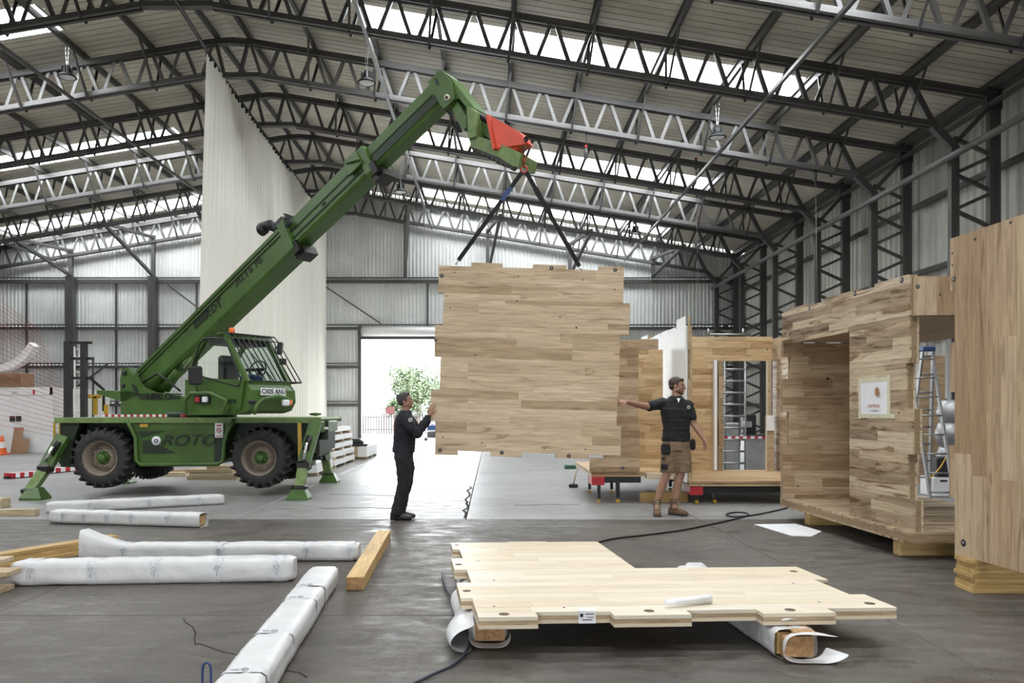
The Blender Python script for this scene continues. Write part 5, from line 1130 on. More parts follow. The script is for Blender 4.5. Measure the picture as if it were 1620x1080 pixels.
# ============================================================ left background
rm = empty('site_cabin', (0, 0, 0), 'white painted cabin against the left side at the far end', 'cabin')
for i, (a, b_) in enumerate(((-25.2, -21.5), (-21.5, -18.2), (-18.2, -15.05))): MB().box(((a+b_)/2, 27.1, 1.0), (b_-a-.02, .12, 2.0), bev=.01).make('wall_board', M['white'], rm)
MB().box((-20.1, 27.08, 2.12), (10.2, .16, .26)).make('parapet', M['white'], rm); MB().box((-15.1, 29, 1.12), (.1, 4.0, 2.24)).make('side_wall', M['white'], rm)
for px in (19, 29): q = P(px, 662, 27.0); MB().box((q.x, 27.02, q.z), (.17, .03, .18)).make('switch_panel', M['black'], rm)
q = P(54, 620, 27.0); MB().box((q.x, 26.99, q.z), (.06, .03, .16)).make('alarm_box', M['redp'], rm)
q = P(24, 621, 27.0); text('lettering', 'EXIT', .10, frame((q.x, 26.985, q.z), (1, 0, 0), (0, 0, 1), (0, -1, 0)), M['ink'], rm, .002)
q = P(8, 598, 27.2); MB().box((q.x-.9, 27.6, 2.25+.25), (2.9, .8, .5), bev=.01).make('brown_crate', M['brown'], label='brown board crate standing on the white cabin', cat='crate')
ar = []; 
m_ = MB()
for i in range(15):
    t_ = i/14; px = -40+95*t_; py = 583-14*(t_*1.0)**4.0*1.0-6*(t_ > .5)*(t_-.5)**2*8
    ar.append(P(px, py-(12*t_**4), 26.6))
for a, b_ in zip(ar, ar[1:]): MB().bar(a, b_, .35, .26, (0, 0, 1)).make('curved_segment', M['white'], None) if False else m_.bar(a, b_, .35, .24, (0, 0, 1))
# support bracket keeps the arc on the crate
m_.bar((-17.6, 26.9, 2.70), (-17.6, 26.7, 2.95), .1, .1); m_.make('curved_white_rib', M['white'], label='curved white rib resting above the brown crate', cat='rib')
st_ = empty('string_sculpture', (0, 0, 0), 'fan of thin red strings stretched across the far left corner', 'sculpture')
for i in range(26):
    a = P(-60, 430+i*9.2, 25.4); b_ = P(60+i*3.0, 520+i*7.2, 25.8)
    MB().tube([a, b_], .0055, 4).make('string', M['redp'], st_)
MB().box((P(146, 0, 25.8).x+.0, 25.85, 1.6), (.05, .05, 3.2)).make('string_post', M['steel_dk'], st_)
# forklift behind the telehandler
fk = empty('forklift', (0, 0, 0), 'forklift with a tall black mast standing behind the telehandler at left', 'forklift')
def X22(px): return (px-CX)*22/F
for px in (108, 133): MB().box((X22(px), 22, 1.72), (.14 if px > 120 else .18, .16, 3.3)).make('mast_rail', M['black'], fk)
for py in (542, 567, 598): z = 1.48+(648-py)*22/F; MB().box((X22(124), 22, z), (.75, .08, .07)).make('mast_crossbar', M['blackmetal'], fk)
MB().box((X22(152), 23.0, .75), (1.5, 1.2, .9), bev=.1).make('body', M['yellow'], fk)
for a, b_ in (((127, 627), (160, 627)), ((151, 627), (151, 656)), ((168, 640), (168, 656))): MB().bar(P(a[0], a[1], 22.5), P(b_[0], b_[1], 22.5), .10, .08, (0, 1, 0)).make('overhead_guard', M['yellow'], fk)
MB().tube([P(145, 600, 22.0), P(164, 616, 22.6), P(164, 650, 22.6)], .04, 8).make('guard_post', M['black'], fk)
for dx in (-.5, .6): MB().lathe([(0, 0), (.3, 0), (.3, .2), (0, .2)], (X22(152)+dx, 22.35, .3), (0, 1, 0), 18).make('wheel', M['rubber'], fk)
for dx in (-.3, .2): MB().box((X22(120)+dx, 21.4, .08), (.12, 1.0, .05)).make('fork', M['blackmetal'], fk)
def ladder(name, a0, a1, b0, b1, n, lab, mat='alu', r_=.03, group=None, parent=None):
    e = parent or empty(name, (0, 0, 0), lab, 'ladder', group)
    for p, q in ((a0, a1), (b0, b1)): MB().bar(p, q, .028, .065, (0, 1, 0)).make('stile', M[mat], e)
    for i in range(n):
        t_ = (i+.6)/n; MB().tube([Vector(a0).lerp(Vector(a1), t_), Vector(b0).lerp(Vector(b1), t_)], .015, 6).make('rung', M[mat], e)
    return e
ladder('ladder', P(119, 742, 25.0)*1.0, P(118, 548, 25.6), P(131, 742, 25.0), P(131, 548, 25.6), 16, 'tall white aluminium ladder standing behind the forklift mast', 'white')
# cones, leaning boards, fallen barrier
for i, (px, lab) in enumerate(((4, 'orange traffic cone farthest left before the white cabin'), (11, 'orange and white traffic cone before the white cabin, the nearer to the leaning board'))):
    x, y = ((px-CX)*26.3/F, 26.3-.4*i); e = empty('traffic_cone', (0, 0, 0), lab, 'cone', 'traffic cones')
    MB().box((x, y, .02), (.36, .36, .04)).make('base', M['orange'], e); MB().lathe([(.14, .04), (.10, .22)], (x, y, 0), (0, 0, 1), 14).lathe([(.065, .42), (.03, .62), (0, .62)], (x, y, 0), (0, 0, 1), 14).make('cone_body', M['orange'], e)
    MB().lathe([(.10, .22), (.065, .42)], (x, y, 0), (0, 0, 1), 14).make('reflective_band', M['paper'], e)
for a, b_, h_, lab, mt in ((18, 33, .90, 'tall brown board leaning on the white cabin', 'brown'), (33, 45, .50, 'short brown board leaning on the white cabin', 'brown')):
    x0 = (a-CX)*26.6/F; x1 = (b_-CX)*26.6/F; o = MB().box((0, 0, h_/2), (x1-x0, .03, h_)).make('leaning_board', M[mt], label=lab, cat='board'); o.location = ((x0+x1)/2, 26.55, .01); o.rotation_euler = (R(-14), 0, 0)
q0 = gxy(14, 751); q1 = gxy(68, 746)
for i, (a, b_, lab) in enumerate((((12, 752), (60, 748), 'left piece of the red and white barrier fallen on the floor'), ((66, 745), (120, 740), 'right piece of the red and white barrier fallen on the floor'))):
    e = empty('barrier', (0, 0, 0), lab, 'barrier', 'fallen red and white barriers'); A0 = G(*a, .07); B0 = G(*b_, .07)
    for k in range(7): MB().bar(A0.lerp(B0, k/7), A0.lerp(B0, (k+1)/7), .22, .10).make('stripe_segment', M['redp'] if k % 2 == 0 else M['paper'], e)
    MB().bar(A0+Vector((0, -.1, -.04)), B0+Vector((0, -.1, -.04)), .08, .05).make('foot_rail', M['black'], e)
# ============================================================ things seen through the openings at right
sc = empty('scaffold_tower', (0, 0, 0), 'aluminium scaffold tower seen through the doorway of the open module', 'scaffold'); YS2 = 17.2
def XS(px, Y=YS2): return (px-CX)*Y/F
for px, y in ((1141, YS2), (1179, YS2), (1166, YS2+.9)): MB().tube([(XS(px), y, .02), (XS(px), y, 2.75)], .025, 8).make('standard', M['alu'], sc)
for i in range(11):
    z = .32+i*.255; MB().tube([(XS(1141), YS2, z), (XS(1179), YS2, z)], .022, 8).make('rung', M['alu'], sc)
MB().tube([(XS(1141), YS2, 2.45), (XS(1166), YS2+.9, 2.72)], .022, 8).make('brace', M['alu'], sc); MB().tube([(XS(1141), YS2, 1.9), (XS(1166), YS2+.9, 2.05)], .022, 8).make('brace', M['alu'], sc)
MB().box((XS(1178), YS2-.02, 2.62), (.12, .06, .07)).make('red_clip', M['redp'], sc)
tp_ = empty('warning_tape', (0, 0, 0), 'red and white warning tape stretched across the scaffold', 'tape')
for k in range(12): MB().bar((XS(1138+6*k), YS2-.06, .88), (XS(1144+6*k), YS2-.06, .88), .01, .05).make('tape_stripe', M['redp'] if k % 2 else M['paper'], tp_)
cb_ = empty('machine_cabinet', (0, 0, 0), 'grey machine cabinet behind the scaffold tower', 'cabinet')
MB().box((XS(1196, 18.6), 18.7, .42), (.52, .5, .82), bev=.02).make('body', M['steel_lt'], cb_); MB().box((XS(1196, 18.6), 18.6, .88), (.60, .5, .06)).make('worktop', M['steel'], cb_)
MB().box((XS(1186, 18.6), 18.7, 1.14), (.30, .25, .46), bev=.02).make('control_box', M['black'], cb_); MB().box((XS(1183, 18.5), 18.5, 1.14), (.18, .05, .14)).make('display', M['steel_lt'], cb_)
MB().box((XS(1158, 18.6), 18.7, .6), (.40, .14, 1.16), bev=.04).make('saw_stand', M['steel_lt'], label='pale machine stand behind the scaffold rungs', cat='machine')
MB().box((XS(1152, 18.1), 18.95, .3), (.4, .3, .56), bev=.06).make('crate', M['steel_dk'], label='dark crate low behind the scaffold rungs', cat='crate')
# stepladder behind the room module
e = empty('stepladder', (0, 0, 0), 'aluminium stepladder standing open behind the room module', 'ladder'); YL = 12.35
ladder('s', P(1473, 797, YL), P(1437, 556, YL+.25), P(1511, 797, YL), P(1474, 556, YL+.25), 8, '', 'alu', parent=e)
ladder('s', P(1432, 770, YL+1.1), P(1460, 552, YL+.3), P(1470, 770, YL+1.1), P(1476, 552, YL+.3), 8, '', 'alu', parent=e)
MB().box(P(1467, 552, YL+.28), (.20, .14, .07), bev=.01).make('top_hinge', M['navy'], e)
for a, b_ in ((1452, 1473), (1473, 1494)):
    z = .0; MB().box(((a+b_-2*CX)*.5*15.4/F, 15.4, 1.28), ((b_-a)*15.4/F-.01, .06, 2.5)).make('tall_board', M['ply'], label='brown wooden panel standing behind the stepladder, %s' % ('left one' if a == 1452 else 'right one'), cat='panel')
q = P(1504, 660, 14.2); m_ = MB()
for i in range(4): m_.lathe([(0, -.22), (.2, -.2), (.27, 0), (.2, .2), (0, .22)], (q.x+.03*(i % 2), q.y, .24+.40*i), (0, 0, 1), 14)
m_.make('plastic_bags', M['steel_lt'], label='heap of grey plastic bags piled behind the stepladder', cat='bags', kind=None)
MB().box(P(1492, 731, 13.6)+Vector((0,0,-.07)), (.42, .4, .32), bev=.02).make('black_case', M['black'], label='black case standing on the white box behind the stepladder', cat='case')
zb_ = P(1492, 747, 13.6).z; bo = MB().box((P(1495, 0, 13.5).x, 13.6, zb_/2-.03), (.50, .45, zb_-.08), bev=.005).make('white_box', M['paper'], label='white box with small print behind the stepladder', cat='box')
q = P(1497, 761, 13.3); MB().box((q.x, 13.372, q.z), (.12, .004, .03)).make('print', M['ink'], bo)
MB().tube(smooth([P(1502, 712, 13.1), P(1490, 735, 13.0), P(1476, 752, 12.9), P(1466, 760, 12.8)]), .012, 6).make('yellow_cord', M['yellow'], label='yellow cord draped over the stepladder', cat='cord')
q = G(1492, 778, .03); m_ = MB().tube([q+Vector((-.12, 0, 0)), q+Vector((.12, 0, 0))], .03, 8); m_.make('red_tool', M['redp'], label='red handled tool lying at the foot of the white box', cat='tool')
# ============================================================ outside the door
fe = empty('palisade_fence', (0, 0, 0), 'pale palisade fence across the yard outside the door', 'fence')
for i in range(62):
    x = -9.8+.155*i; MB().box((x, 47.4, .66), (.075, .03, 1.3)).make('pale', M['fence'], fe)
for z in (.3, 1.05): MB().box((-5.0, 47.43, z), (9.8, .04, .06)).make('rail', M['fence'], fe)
sg = empty('red_sign', (0, 0, 0), 'red sign board standing by the palisade fence', 'sign'); q = P(617, 649, 46.6)
MB().box((q.x, 46.6, q.z), (.5, .05, .42)).make('board', M['signred'], sg)
for dx in (-.22, .22): MB().box((q.x+dx, 46.64, .63), (.05, .05, 1.2)).make('sign_post', M['signred'], sg)
cg_ = empty('cage_trolley', (0, 0, 0), 'wire cage trolley loaded with crates just outside the door', 'trolley'); x0 = (672-CX)*37.4/F
for dx in (0, .8): 
    for dy in (0, .6): MB().tube([(x0+dx, 37.4+dy, .1), (x0+dx, 37.4+dy, .9)], .02, 6).make('post', M['alu'], cg_)
for z in (.15, .45, .75): MB().tube([(x0, 37.4, z), (x0+.8, 37.4, z)], .015, 6).make('wire', M['alu'], cg_)
for dx in (.05, .7): MB().lathe([(0, 0), (.09, 0), (.09, .05), (0, .05)], (x0+dx, 37.4, .09), (0, 1, 0), 12).make('castor', M['rubber'], cg_)
MB().box((x0+.4, 37.7, .16), (.75, .5, .04)).make('base', M['steel'], cg_)
MB().box((x0+.4, 37.7, .34), (.6, .45, .3), bev=.02).make('crate', M['steel_dk'], label='dark crate in the cage trolley outside the door', cat='crate')
MB().box((x0+.35, 37.7, .66), (.5, .4, .3), bev=.02).make('crate', M['navy'], label='blue crate on top of the dark crate in the cage trolley', cat='crate')
def tree(x, y, h, r_, lab, seed, nl=5200):
    e = empty('tree', (0, 0, 0), lab, 'tree', 'trees beyond the fence'); rr = random.Random(seed)
    MB().tube([(x, y, -.1), (x+.1, y, h*.3), (x, y, h*.62)], [.22, .17, .08], 8).make('trunk', M['bark'], e)
    cl = [(x+rr.uniform(-.6, .6)*r_, y+rr.uniform(-.6, .6)*r_, h-r_*1.0+rr.uniform(-.75, .6)*r_, r_*rr.uniform(.35, .6)) for _ in range(26)]; vs = []; fs = []
    for i in range(nl):
        cx, cy, cz, cr = rr.choice(cl); v = Vector((rr.gauss(0, 1), rr.gauss(0, 1), rr.gauss(0, 1))).normalized()*cr*rr.uniform(.7, 1.03)
        p = Vector((cx, cy, cz))+v; a = Vector((rr.gauss(0, 1), rr.gauss(0, 1), rr.gauss(0, 1))).normalized(); b_ = a.orthogonal().normalized(); s_ = rr.uniform(.06, .13)
        k = len(vs); vs += [p-a*s_, p+b_*s_*.6, p+a*s_, p-b_*s_*.6]; fs.append((k, k+1, k+2, k+3))
    link('foliage', mesh('foliage', vs, fs, M['leaf']), e, kind='stuff')
tree(-5.9, 62, 5.3, 2.4, 'large leafy tree beyond the palisade fence, half behind the raised panel', 1, 9000)
tree(-8.2, 66, 2.6, .9, 'small tree between the red sign and the large tree', 2, 2500)
tree(-12.3, 60, 4.2, 1.2, 'narrow tree at the left edge of the open doorway', 4, 2500)
# ============================================================ people
class Body:
    def __init__(s): s.m = MB()
    def tube(s, pts, rad, n=14):
        s.m.tube(pts, rad, n); 
        for p, r_ in ((pts[0], rad[0]), (pts[-1], rad[-1])): s.ball(p, (r_, r_, r_))
        return s
    def ball(s, c, r_, M3=None, n=14):
        c = Vector(c); vs = []; fs = []; K = n
        for i in range(1, K):
            th = PI*i/K
            for k in range(2*K):
                ph = PI*k/K; v = Vector((r_[0]*math.sin(th)*math.cos(ph), r_[1]*math.sin(th)*math.sin(ph), r_[2]*math.cos(th))); vs.append(c+(M3 @ v if M3 else v))
        t_ = Vector((0, 0, r_[2])); b_ = -t_; vs += [c+(M3 @ t_ if M3 else t_), c+(M3 @ b_ if M3 else b_)]; N = 2*K
        for i in range(K-2):
            for k in range(N): fs.append((i*N+k, (i+1)*N+k, (i+1)*N+(k+1) % N, i*N+(k+1) % N))
        a, z = len(vs)-2, len(vs)-1
        for k in range(N): fs.append((a, k, (k+1) % N)); fs.append((z, (K-2)*N+(k+1) % N, (K-2)*N+k))
        s.m.add(vs, fs, 0, True); return s
    def loft(s, rings, n=20, ex=2.4):
        """rings: (centre, half-width vector, half-depth vector)"""
        vs = []; R_ = len(rings)
        for c, a, b_ in rings:
            c = Vector(c); a = Vector(a); b_ = Vector(b_)
            for k in range(n):
                t_ = 2*PI*k/n; ca, sa = math.cos(t_), math.sin(t_); q = 1/((abs(ca)**ex+abs(sa)**ex)**(1/ex)); vs.append(c+a*ca*q+b_*sa*q)
        fs = [(i*n+k, i*n+(k+1) % n, (i+1)*n+(k+1) % n, (i+1)*n+k) for i in range(R_-1) for k in range(n)]
        fs += [tuple(range(n))[::-1], tuple(range((R_-1)*n, R_*n))]
        s.m.add(vs, fs, 0, True); return s
    def make(s, name, mat, parent, vox=.008, smooth=4, label=None, disp=0.0):
        o = s.m.make('tmp', mat, None); COL.objects.unlink(o); r_ = o.modifiers.new('r', 'REMESH'); r_.mode = 'VOXEL'; r_.voxel_size = vox; r_.use_smooth_shade = True
        if smooth: q = o.modifiers.new('s', 'SMOOTH'); q.factor = .5; q.iterations = smooth
        me = evalmesh(o)
        me.name = name; me.materials.clear(); me.materials.append(mat)
        if disp:
            cs = [v.co.copy() for v in me.vertices]; ns = [v.normal.copy() for v in me.vertices]; flat = []
            for c_, n0 in zip(cs, ns): flat += list(c_+n0*(mnoise.noise(c_*14)+mnoise.noise(Vector((c_.x*5, c_.y*5, c_.z*26)))*.9)*disp)
            me.vertices.foreach_set('co', flat)
        me.polygons.foreach_set('use_smooth', [True]*len(me.polygons)); me.update()
        return link(name, me, parent, label)
def hand(b, w, d, nrm, curl=.5, sz=1.0, thumb=1, spread=.12):
    """w wrist, d finger direction, nrm palm-facing normal, thumb side sign along d x nrm"""
    w = Vector(w); d = Vector(d).normalized(); nrm = Vector(nrm); nrm = (nrm-d*nrm.dot(d)).normalized(); l = d.cross(nrm)*thumb
    pc = w+d*.055*sz
    b.ball(pc, (.052*sz, .042*sz, .017*sz), Matrix((d, l, nrm)).transposed()); b.ball(w+d*.08*sz, (.03*sz, .043*sz, .014*sz), Matrix((d, l, nrm)).transposed())
    for i, (o_, L_) in enumerate(((.032, .072), (.011, .080), (-.011, .074), (-.031, .058))):
        p = w+d*.088*sz+l*o_*sz; dd = (d+l*o_*spread*18*.2).normalized(); pts = [w+d*.06*sz+l*o_*.9*sz, p]
        a = 0
        for k, f_ in enumerate((.42, .32, .26)):
            a += curl*(1.0 if k == 0 else .9)*(1+.08*i); dv = dd*math.cos(a)+nrm*math.sin(a); p = p+dv*L_*f_*sz; pts.append(p)
        b.m.tube(pts, [.0095*sz, .0095*sz, .009*sz, .008*sz, .0065*sz], 8); b.ball(pts[-1], (.0066*sz,)*3, n=6)
    p0 = w+d*.02*sz+l*.022*sz; p1 = p0+(d*.5+l*.75+nrm*.25).normalized()*.04*sz; p2 = p1+(d*.8+l*.3+nrm*.45).normalized()*.032*sz; p3 = p2+(d*.85-l*.05+nrm*.5).normalized()*.026*sz
    b.m.tube([p0, p1, p2, p3], [.014*sz, .012*sz, .010*sz, .008*sz], 8); b.ball(p3, (.008*sz,)*3, n=6)
def head(b, c, f_, up, sz=1.0):
    """c centre of the skull, f_ facing direction"""
    f_ = Vector(f_).normalized(); up = Vector(up); up = (up-f_*up.dot(f_)).normalized(); l = up.cross(f_)
    M3 = Matrix((f_, l, up)).transposed(); q = lambda x, y, z: Vector(c)+(f_*x+l*y+up*z)*sz
    b.ball(q(-.012, 0, .028), (.098*sz, .076*sz, .088*sz), M3); b.ball(q(.030, 0, -.035), (.062*sz, .058*sz, .075*sz), M3); b.ball(q(.052, 0, -.090), (.033*sz, .032*sz, .024*sz), M3)
    b.ball(q(.070, 0, .025), (.022*sz, .050*sz, .016*sz), M3)       # brow
    b.m.tube([q(.086, 0, .018), q(.103, 0, -.012), q(.112, 0, -.026), q(.096, 0, -.034)], [.009*sz, .011*sz, .013*sz, .010*sz], 8)
    for s_ in (-1, 1):
        b.ball(q(.058, s_*.040, -.025), (.024*sz, .020*sz, .022*sz), M3)           # cheek
        b.ball(q(.0, s_*.055, -.055), (.045*sz, .014*sz, .028*sz), M3)             # jaw
        b.ball(q(-.008, s_*.078, -.008), (.018*sz, .008*sz, .030*sz), M3)          # ear
    b.ball(q(.083, 0, -.060), (.012*sz, .024*sz, .008*sz), M3); b.ball(q(.080, 0, -.072), (.012*sz, .021*sz, .008*sz), M3)
    return q, M3
def face_bits(q, M3, parent, sz, hairmat):
    for s_ in (-1, 1):
        e = Body(); e.ball(q(.0775, s_*.030, .002), (.010*sz, .010*sz, .0065*sz), M3, n=8); o = e.m.make('eye', M['eye'], parent)
        e = Body(); e.ball(q(.0865, s_*.031, .002), (.003*sz, .005*sz, .005*sz), M3, n=6); e.m.make('iris', M['ink'], o)
        MB().tube([q(.088, s_*.014, .022), q(.089, s_*.030, .027), q(.076, s_*.048, .020)], .004*sz, 6).make('eyebrow', hairmat, parent)
    MB().tube([q(.085, -.022, -.066), q(.0945, 0, -.065), q(.085, .022, -.066)], .0028*sz, 6).make('mouth', M['lip'], parent)
M['eye'] = simple('eye white', (.45, .40, .37), .3, 0, .05, 10.0)
M['lip'] = simple('lips', (.25, .09, .07), .5, 0, .1, 10.0)
def hair(parent, q, M3, sz, mat, label=None, beard=False):
    h = Body(); h.ball(q(-.022, 0, .042), (.100*sz, .083*sz, .086*sz), M3); h.ball(q(-.050, 0, -.002), (.062*sz, .074*sz, .060*sz), M3); h.ball(q(.035, 0, .086), (.048*sz, .058*sz, .026*sz), M3)
    for s_ in (-1, 1): h.ball(q(-.002, s_*.068, .022), (.030*sz, .012*sz, .034*sz), M3)
    h.make('hair', mat, parent, .007, 2, disp=.006)
    if beard:
        h = Body(); h.ball(q(.056, 0, -.094), (.033*sz, .034*sz, .024*sz), M3)
        for s_ in (-1, 1): h.ball(q(.018, s_*.056, -.062), (.040*sz, .013*sz, .026*sz), M3); h.ball(q(.045, s_*.040, -.080), (.026*sz, .018*sz, .018*sz), M3)
        h.ball(q(.0885, 0, -.053), (.008*sz, .024*sz, .004*sz), M3); h.make('beard', M['beard'], parent, .006, 1)
M['beard'] = simple('short brown beard', (.15, .075, .05), .7, 0, .3, 60.0)
# ---------- man in black at the left edge of the panel (faces +X)
Y0 = 10.70
def Lp(px, py, dy=0.0): p = P(px, py, 10.63); return Vector((p.x, Y0+dy, p.z))
pe = empty('person', (Lp(630, 822).x, Y0, 0), 'man in black sweatshirt and trousers steadying the left edge of the raised panel', 'person', 'workers'); pe.location = (0, 0, 0)
b = Body()
hc = Lp(640.5, 634); q, M3 = head(b, hc, (1, -.06, .22), (0, 0, 1), .98)
b.tube([Lp(640, 657), Lp(641, 648), Lp(642, 640)], [.066, .058, .055])
tor = [(Lp(638, 724), (0, .165, 0), (.115, 0, 0)), (Lp(638, 708), (0, .15, 0), (.108, 0, 0)), (Lp(639, 690), (0, .165, 0), (.118, 0, 0)), (Lp(640, 672), (0, .185, 0), (.122, 0, 0)), (Lp(639, 660), (0, .175, 0), (.10, 0, 0)), (Lp(640, 653), (0, .10, 0), (.075, 0, 0))]
b.loft(tor)
legs = []
for s_, dx in ((-1, 0), (1, 2)):
    pts = [Lp(638, 722, s_*.09), Lp(640+dx, 742, s_*.10), Lp(639+dx, 765, s_*.10), Lp(634+dx, 785, s_*.105), Lp(628+dx*1.5, 812, s_*.11)]
    legs.append(pts); b.tube(pts, [.095, .085, .062, .055, .042])
    f0 = pts[-1]; b.m.tube([f0, f0+Vector((.08, 0, -.045)), f0+Vector((.17, 0, -.055))], [.045, .04, .03], 10)
YA = 10.60
def Ha(px, py, Y): p = P(px, py, 10.6); return Vector((p.x, Y, p.z))
armR = [Lp(640, 662, -.17), Lp(652, 676, -.21), Lp(663, 683, -.20), Ha(672, 668, 10.54), Ha(679, 656, 10.575)]
armL = [Lp(640, 662, .17), Lp(652, 674, .21), Lp(663, 680, .20), Ha(672, 668, 10.86), Ha(680, 657, 10.81)]
for a in (armR, armL): b.tube(a, [.062, .052, .046, .036, .027])
hand(b, armR[-1], (.30, .02, .95), (.35, 1, .0), .30, 1.0, -1); hand(b, armL[-1], (.45, 0, .9), (.2, -1, 0), .3, 1.0, 1)
bo = b.make('body', M['skin'], pe, .0075, 2); face_bits(q, M3, bo, .98, M['hair2']); hair(pe, q, M3, .98, M['hair2'])
g = Body()
tor2 = [(Lp(637.5, 716), (0, .182, 0), (.148, 0, 0)), (Lp(637.5, 711), (0, .185, 0), (.152, 0, 0)), (Lp(639, 698), (0, .182, 0), (.150, 0, 0)), (Lp(640, 684), (0, .195, 0), (.150, 0, 0)), (Lp(640, 670), (0, .215, 0), (.142, 0, 0)), (Lp(639, 659), (0, .195, 0), (.115, 0, 0)), (Lp(640.5, 652), (0, .10, 0), (.08, 0, 0)), (Lp(641, 649.5), (0, .072, 0), (.072, 0, 0))]
g.loft(tor2)
for a in (armR, armL): g.tube([a[0]+Vector((0, 0, .01)), a[1], a[2], a[3], a[3].lerp(a[4], .72)], [.083, .075, .068, .055, .042])
g.ball(armR[2]+Vector((-.01, 0, -.01)), (.07, .065, .075)); g.make('sweatshirt', M['cloth_navy'], pe, .010, 3, disp=.006)
wr = MB()
for k in range(9):
    a = 2*PI*k/9; c_ = Lp(652, 663.5, -.29)+Vector((.022*math.cos(a), 0, .022*math.sin(a))); wr.bar(c_-Vector((.008, 0, .006)), c_+Vector((.008, 0, .006)), .005, .006)
wr.bar(Lp(650, 664, -.292), Lp(655, 662, -.292), .006, .006); wr.make('shoulder_emblem', M['paper'], pe)
g = Body()
g.loft([(Lp(637.5, 728), (0, .165, 0), (.125, 0, 0)), (Lp(637.5, 718), (0, .168, 0), (.128, 0, 0)), (Lp(637.5, 710), (0, .160, 0), (.122, 0, 0))])
for pts in legs: g.tube([pts[0], pts[1], pts[2], pts[3], pts[4]+Vector((-.0, 0, .02))], [.115, .105, .085, .078, .078], 16)
g.make('trousers', M['cloth_black'], pe, .010, 3, disp=.006)
for i, pts in enumerate(legs):
    g = Body(); f0 = Vector((pts[-1].x, pts[-1].y, 0)); 
    g.loft([(f0+Vector((-.085, 0, .05)), (0, .036, 0), (0, 0, .045)), (f0+Vector((-.05, 0, .055)), (0, .043, 0), (0, 0, .053)), (f0+Vector((.03, 0, .055)), (0, .045, 0), (0, 0, .052)), (f0+Vector((.11, 0, .042)), (0, .050, 0), (0, 0, .038)), (f0+Vector((.18, 0, .034)), (0, .045, 0), (0, 0, .03)), (f0+Vector((.205, 0, .030)), (0, .03, 0), (0, 0, .022))])
    o = g.make('shoe', M['shoe'], pe, .007, 2)
# ---------- man in shorts, arm stretched toward the panel (faces the camera, head turned right)
Y0 = 11.1
def Rp(px, py, dy=0.0): p = P(px, py, 11.05); return Vector((p.x, Y0+dy, p.z))
pe = empty('person', (Rp(1062, 815).x, Y0, 0), 'man in black polo shirt and khaki shorts stretching one arm to the panel edge', 'person', 'workers'); pe.location = (0, 0, 0)
b = Body(); sz = 1.04
q, M3 = head(b, Rp(1073, 610.5), (.93, -.45, -.05), (0, 0, 1), sz)
b.tube([Rp(1070, 632), Rp(1071, 624), Rp(1072, 616, .01)], [.070, .062, .058])
tor = [(Rp(1071, 705), (.17, 0, 0), (0, .115, 0)), (Rp(1071, 690), (.155, 0, 0), (0, .11, 0)), (Rp(1071, 668), (.17, 0, 0), (0, .12, 0)), (Rp(1069, 648), (.19, 0, 0), (0, .125, 0)), (Rp(1068, 636), (.17, 0, 0), (0, .095, 0)), (Rp(1070, 629), (.09, 0, 0), (0, .07, 0))]
b.loft(tor)
hp_ = Vector((P(992, 635.5, 10.60).x, 10.60, P(992, 635.5, 10.60).z))
aL = [Rp(1049, 638), Rp(1034, 641, -.08), Rp(1018, 643, -.20), Rp(1003, 640.5, -.35), hp_]
aR = [Rp(1089, 641), Rp(1094, 656, -.02), Rp(1098.5, 671, -.02), Rp(1105, 683, -.08), Rp(1111.5, 694.5, -.13)]
b.tube(aL, [.060, .054, .048, .042, .030]); b.tube(aR, [.060, .054, .046, .040, .029])
hand(b, aL[-1], (-1, -.0, .08), (0, .45, -.8), .85, 1.02, 1); hand(b, aR[-1], (.18, -.1, -1), (-.9, -.35, 0), .32, 1.05, -1)
legs = []
for pts in ([Rp(1061, 706), Rp(1058, 728), Rp(1055.5, 750, -.02), Rp(1048, 772, .02), Rp(1041, 797, .03)], [Rp(1081, 706), Rp(1080, 728, .02), Rp(1078, 750, 0), Rp(1073, 772, .03), Rp(1069.5, 797, .05)]):
    legs.append(pts); b.tube(pts, [.10, .085, .060, .060, .043]); f0 = pts[-1]; b.m.tube([f0, f0+Vector((.0, -.06, -.08))], [.045, .04], 10)
bo = b.make('body', M['skin'], pe, .0075, 2); face_bits(q, M3, bo, sz, M['hair']); hair(pe, q, M3, sz, M['hair'], beard=True)
g = Body()
g.loft([(Rp(1071, 698), (.198, 0, 0), (0, .142, 0)), (Rp(1071, 692), (.195, 0, 0), (0, .140, 0)), (Rp(1071, 676), (.182, 0, 0), (0, .135, 0)), (Rp(1070, 660), (.195, 0, 0), (0, .142, 0)), (Rp(1069, 647), (.212, 0, 0), (0, .145, 0)), (Rp(1069, 637), (.20, 0, 0), (0, .115, 0)), (Rp(1070, 630), (.12, 0, 0), (0, .09, 0)), (Rp(1070.5, 625.5), (.078, 0, 0), (0, .078, 0))])
g.tube([aL[0], aL[0].lerp(aL[1], .6), aL[1].lerp(aL[2], .45)], [.085, .080, .074]); g.tube([aR[0], aR[0].lerp(aR[1], .6), aR[1].lerp(aR[2], .2)], [.085, .080, .076])
po = g.make('polo_shirt', M['cloth_black'], pe, .010, 3, disp=.009)
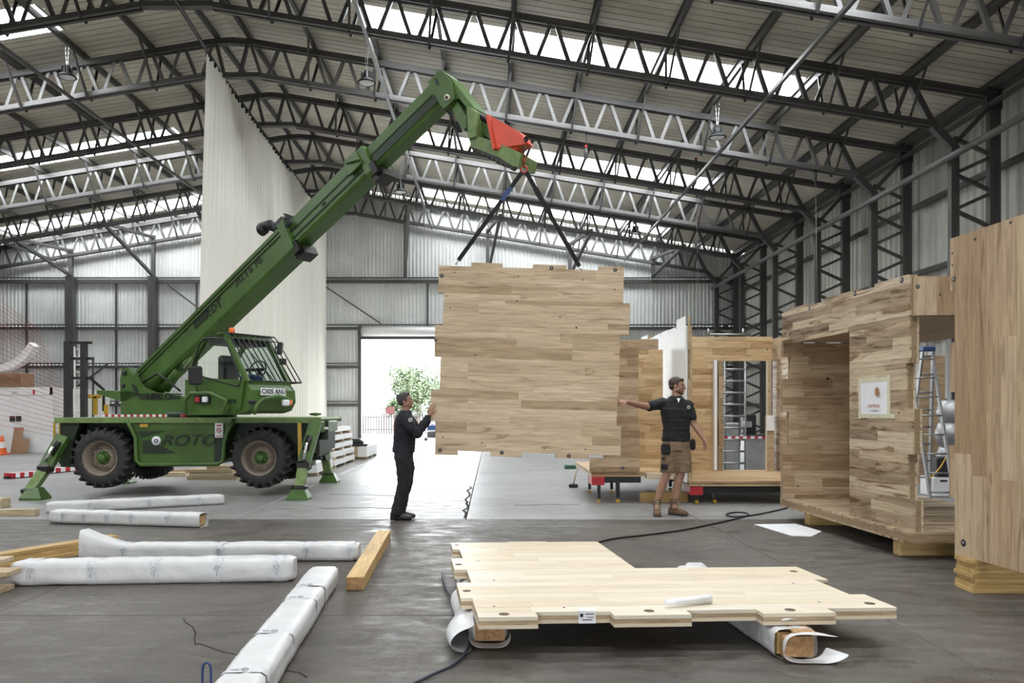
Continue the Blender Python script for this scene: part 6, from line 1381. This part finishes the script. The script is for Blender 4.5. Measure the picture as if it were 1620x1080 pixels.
# collar, placket, emblem
for s_ in (-1, 1): MB().add([Rp(1071, 630, -.105), Rp(1071+s_*6, 625, -.07), Rp(1071+s_*8.5, 627.5, -.09), Rp(1071+s_*4.5, 634, -.135)], [(0, 1, 2, 3)]).make('collar', M['cloth_black'], po, fix=False)
MB().add([Rp(1071, 637, -.150), Rp(1069, 630, -.12), Rp(1074, 630, -.12)], [(0, 1, 2)]).make('undershirt', M['paper'], pe, fix=False)
wr = MB(); c_ = Rp(1086.5, 644, -.158); wr.tube([c_+Vector((.022*math.cos(a), 0, .022*math.sin(a))) for a in [2*PI*k/14 for k in range(15)]], .003, 5, caps=False); wr.bar(c_+Vector((-.004, 0, -.012)), c_+Vector((-.004, 0, .012)), .004, .005); wr.bar(c_+Vector((-.004, 0, .012)), c_+Vector((.01, 0, .0)), .004, .005)
wr.make('chest_emblem', M['paper'], po)
g = Body(); g.loft([(Rp(1071, 712), (.195, 0, 0), (0, .135, 0)), (Rp(1071, 702), (.188, 0, 0), (0, .138, 0)), (Rp(1071, 694), (.178, 0, 0), (0, .128, 0))])
g.loft([(Rp(1058, 748), (.105, 0, 0), (0, .105, 0)), (Rp(1059, 730), (.108, 0, 0), (0, .115, 0)), (Rp(1061, 712), (.112, 0, 0), (0, .125, 0)), (Rp(1062, 703), (.10, 0, 0), (0, .12, 0))])
g.loft([(Rp(1083, 747), (.112, 0, 0), (0, .105, 0)), (Rp(1082, 730), (.112, 0, 0), (0, .115, 0)), (Rp(1080, 712), (.112, 0, 0), (0, .125, 0)), (Rp(1079, 703), (.10, 0, 0), (0, .12, 0))])
sh_ = g.make('shorts', M['khaki'], pe, .010, 3, disp=.009)
MB().box(Rp(1051, 710, -.13), (.13, .05, .15), bev=.03).make('holster_pocket', M['cloth_black'], sh_); MB().box(Rp(1050, 738, -.10), (.09, .04, .08), bev=.01).make('leg_patch', M['cloth_black'], sh_)
MB().box(Rp(1048.5, 725, -.08), (.03, .06, .03)).make('tool_loop', M['cloth_black'], sh_); MB().box(Rp(1096, 703, -.05), (.06, .12, .16), bev=.03).make('tool_pouch', M['cloth_black'], sh_)
for i, (pts, fd) in enumerate(((legs[0], Vector((-.15, -1, 0))), (legs[1], Vector((.62, -.78, 0))))):
    fd.normalize(); l = Vector((-fd.y, fd.x, 0)); f0 = Vector((pts[-1].x, pts[-1].y, 0)); g = Body()
    g.loft([(f0-fd*.085+Vector((0, 0, .055)), l*.038, (0, 0, .052)), (f0-fd*.04+Vector((0, 0, .06)), l*.047, (0, 0, .058)), (f0+fd*.05+Vector((0, 0, .055)), l*.050, (0, 0, .054)), (f0+fd*.13+Vector((0, 0, .046)), l*.055, (0, 0, .044)), (f0+fd*.19+Vector((0, 0, .040)), l*.048, (0, 0, .036)), (f0+fd*.215+Vector((0, 0, .034)), l*.03, (0, 0, .026))])
    g.loft([(f0+Vector((0, 0, .06)), l*.052, fd*.06), (f0+Vector((0, 0, .14)), l*.052, fd*.058), (f0+Vector((0, 0, .21)), l*.060, fd*.064), (f0+Vector((0, 0, .225)), l*.058, fd*.062)])
    o = g.make('boot', M['boot'], pe, .008, 2, disp=.004)
    MB().box((0, 0, 0), (.30, .108, .022), frame(f0+fd*.065+Vector((0, 0, .012)), fd, l, UP3), bev=.01).make('sole', M['shoe'], o)
    for k in range(4): MB().tube([f0+fd*(.058+.014*k)+l*.03+Vector((0, 0, .19-.03*k)), f0+fd*(.066+.014*k)+Vector((0, 0, .195-.03*k)), f0+fd*(.058+.014*k)-l*.03+Vector((0, 0, .19-.03*k))], .004, 5).make('lace', M['tape'], o)
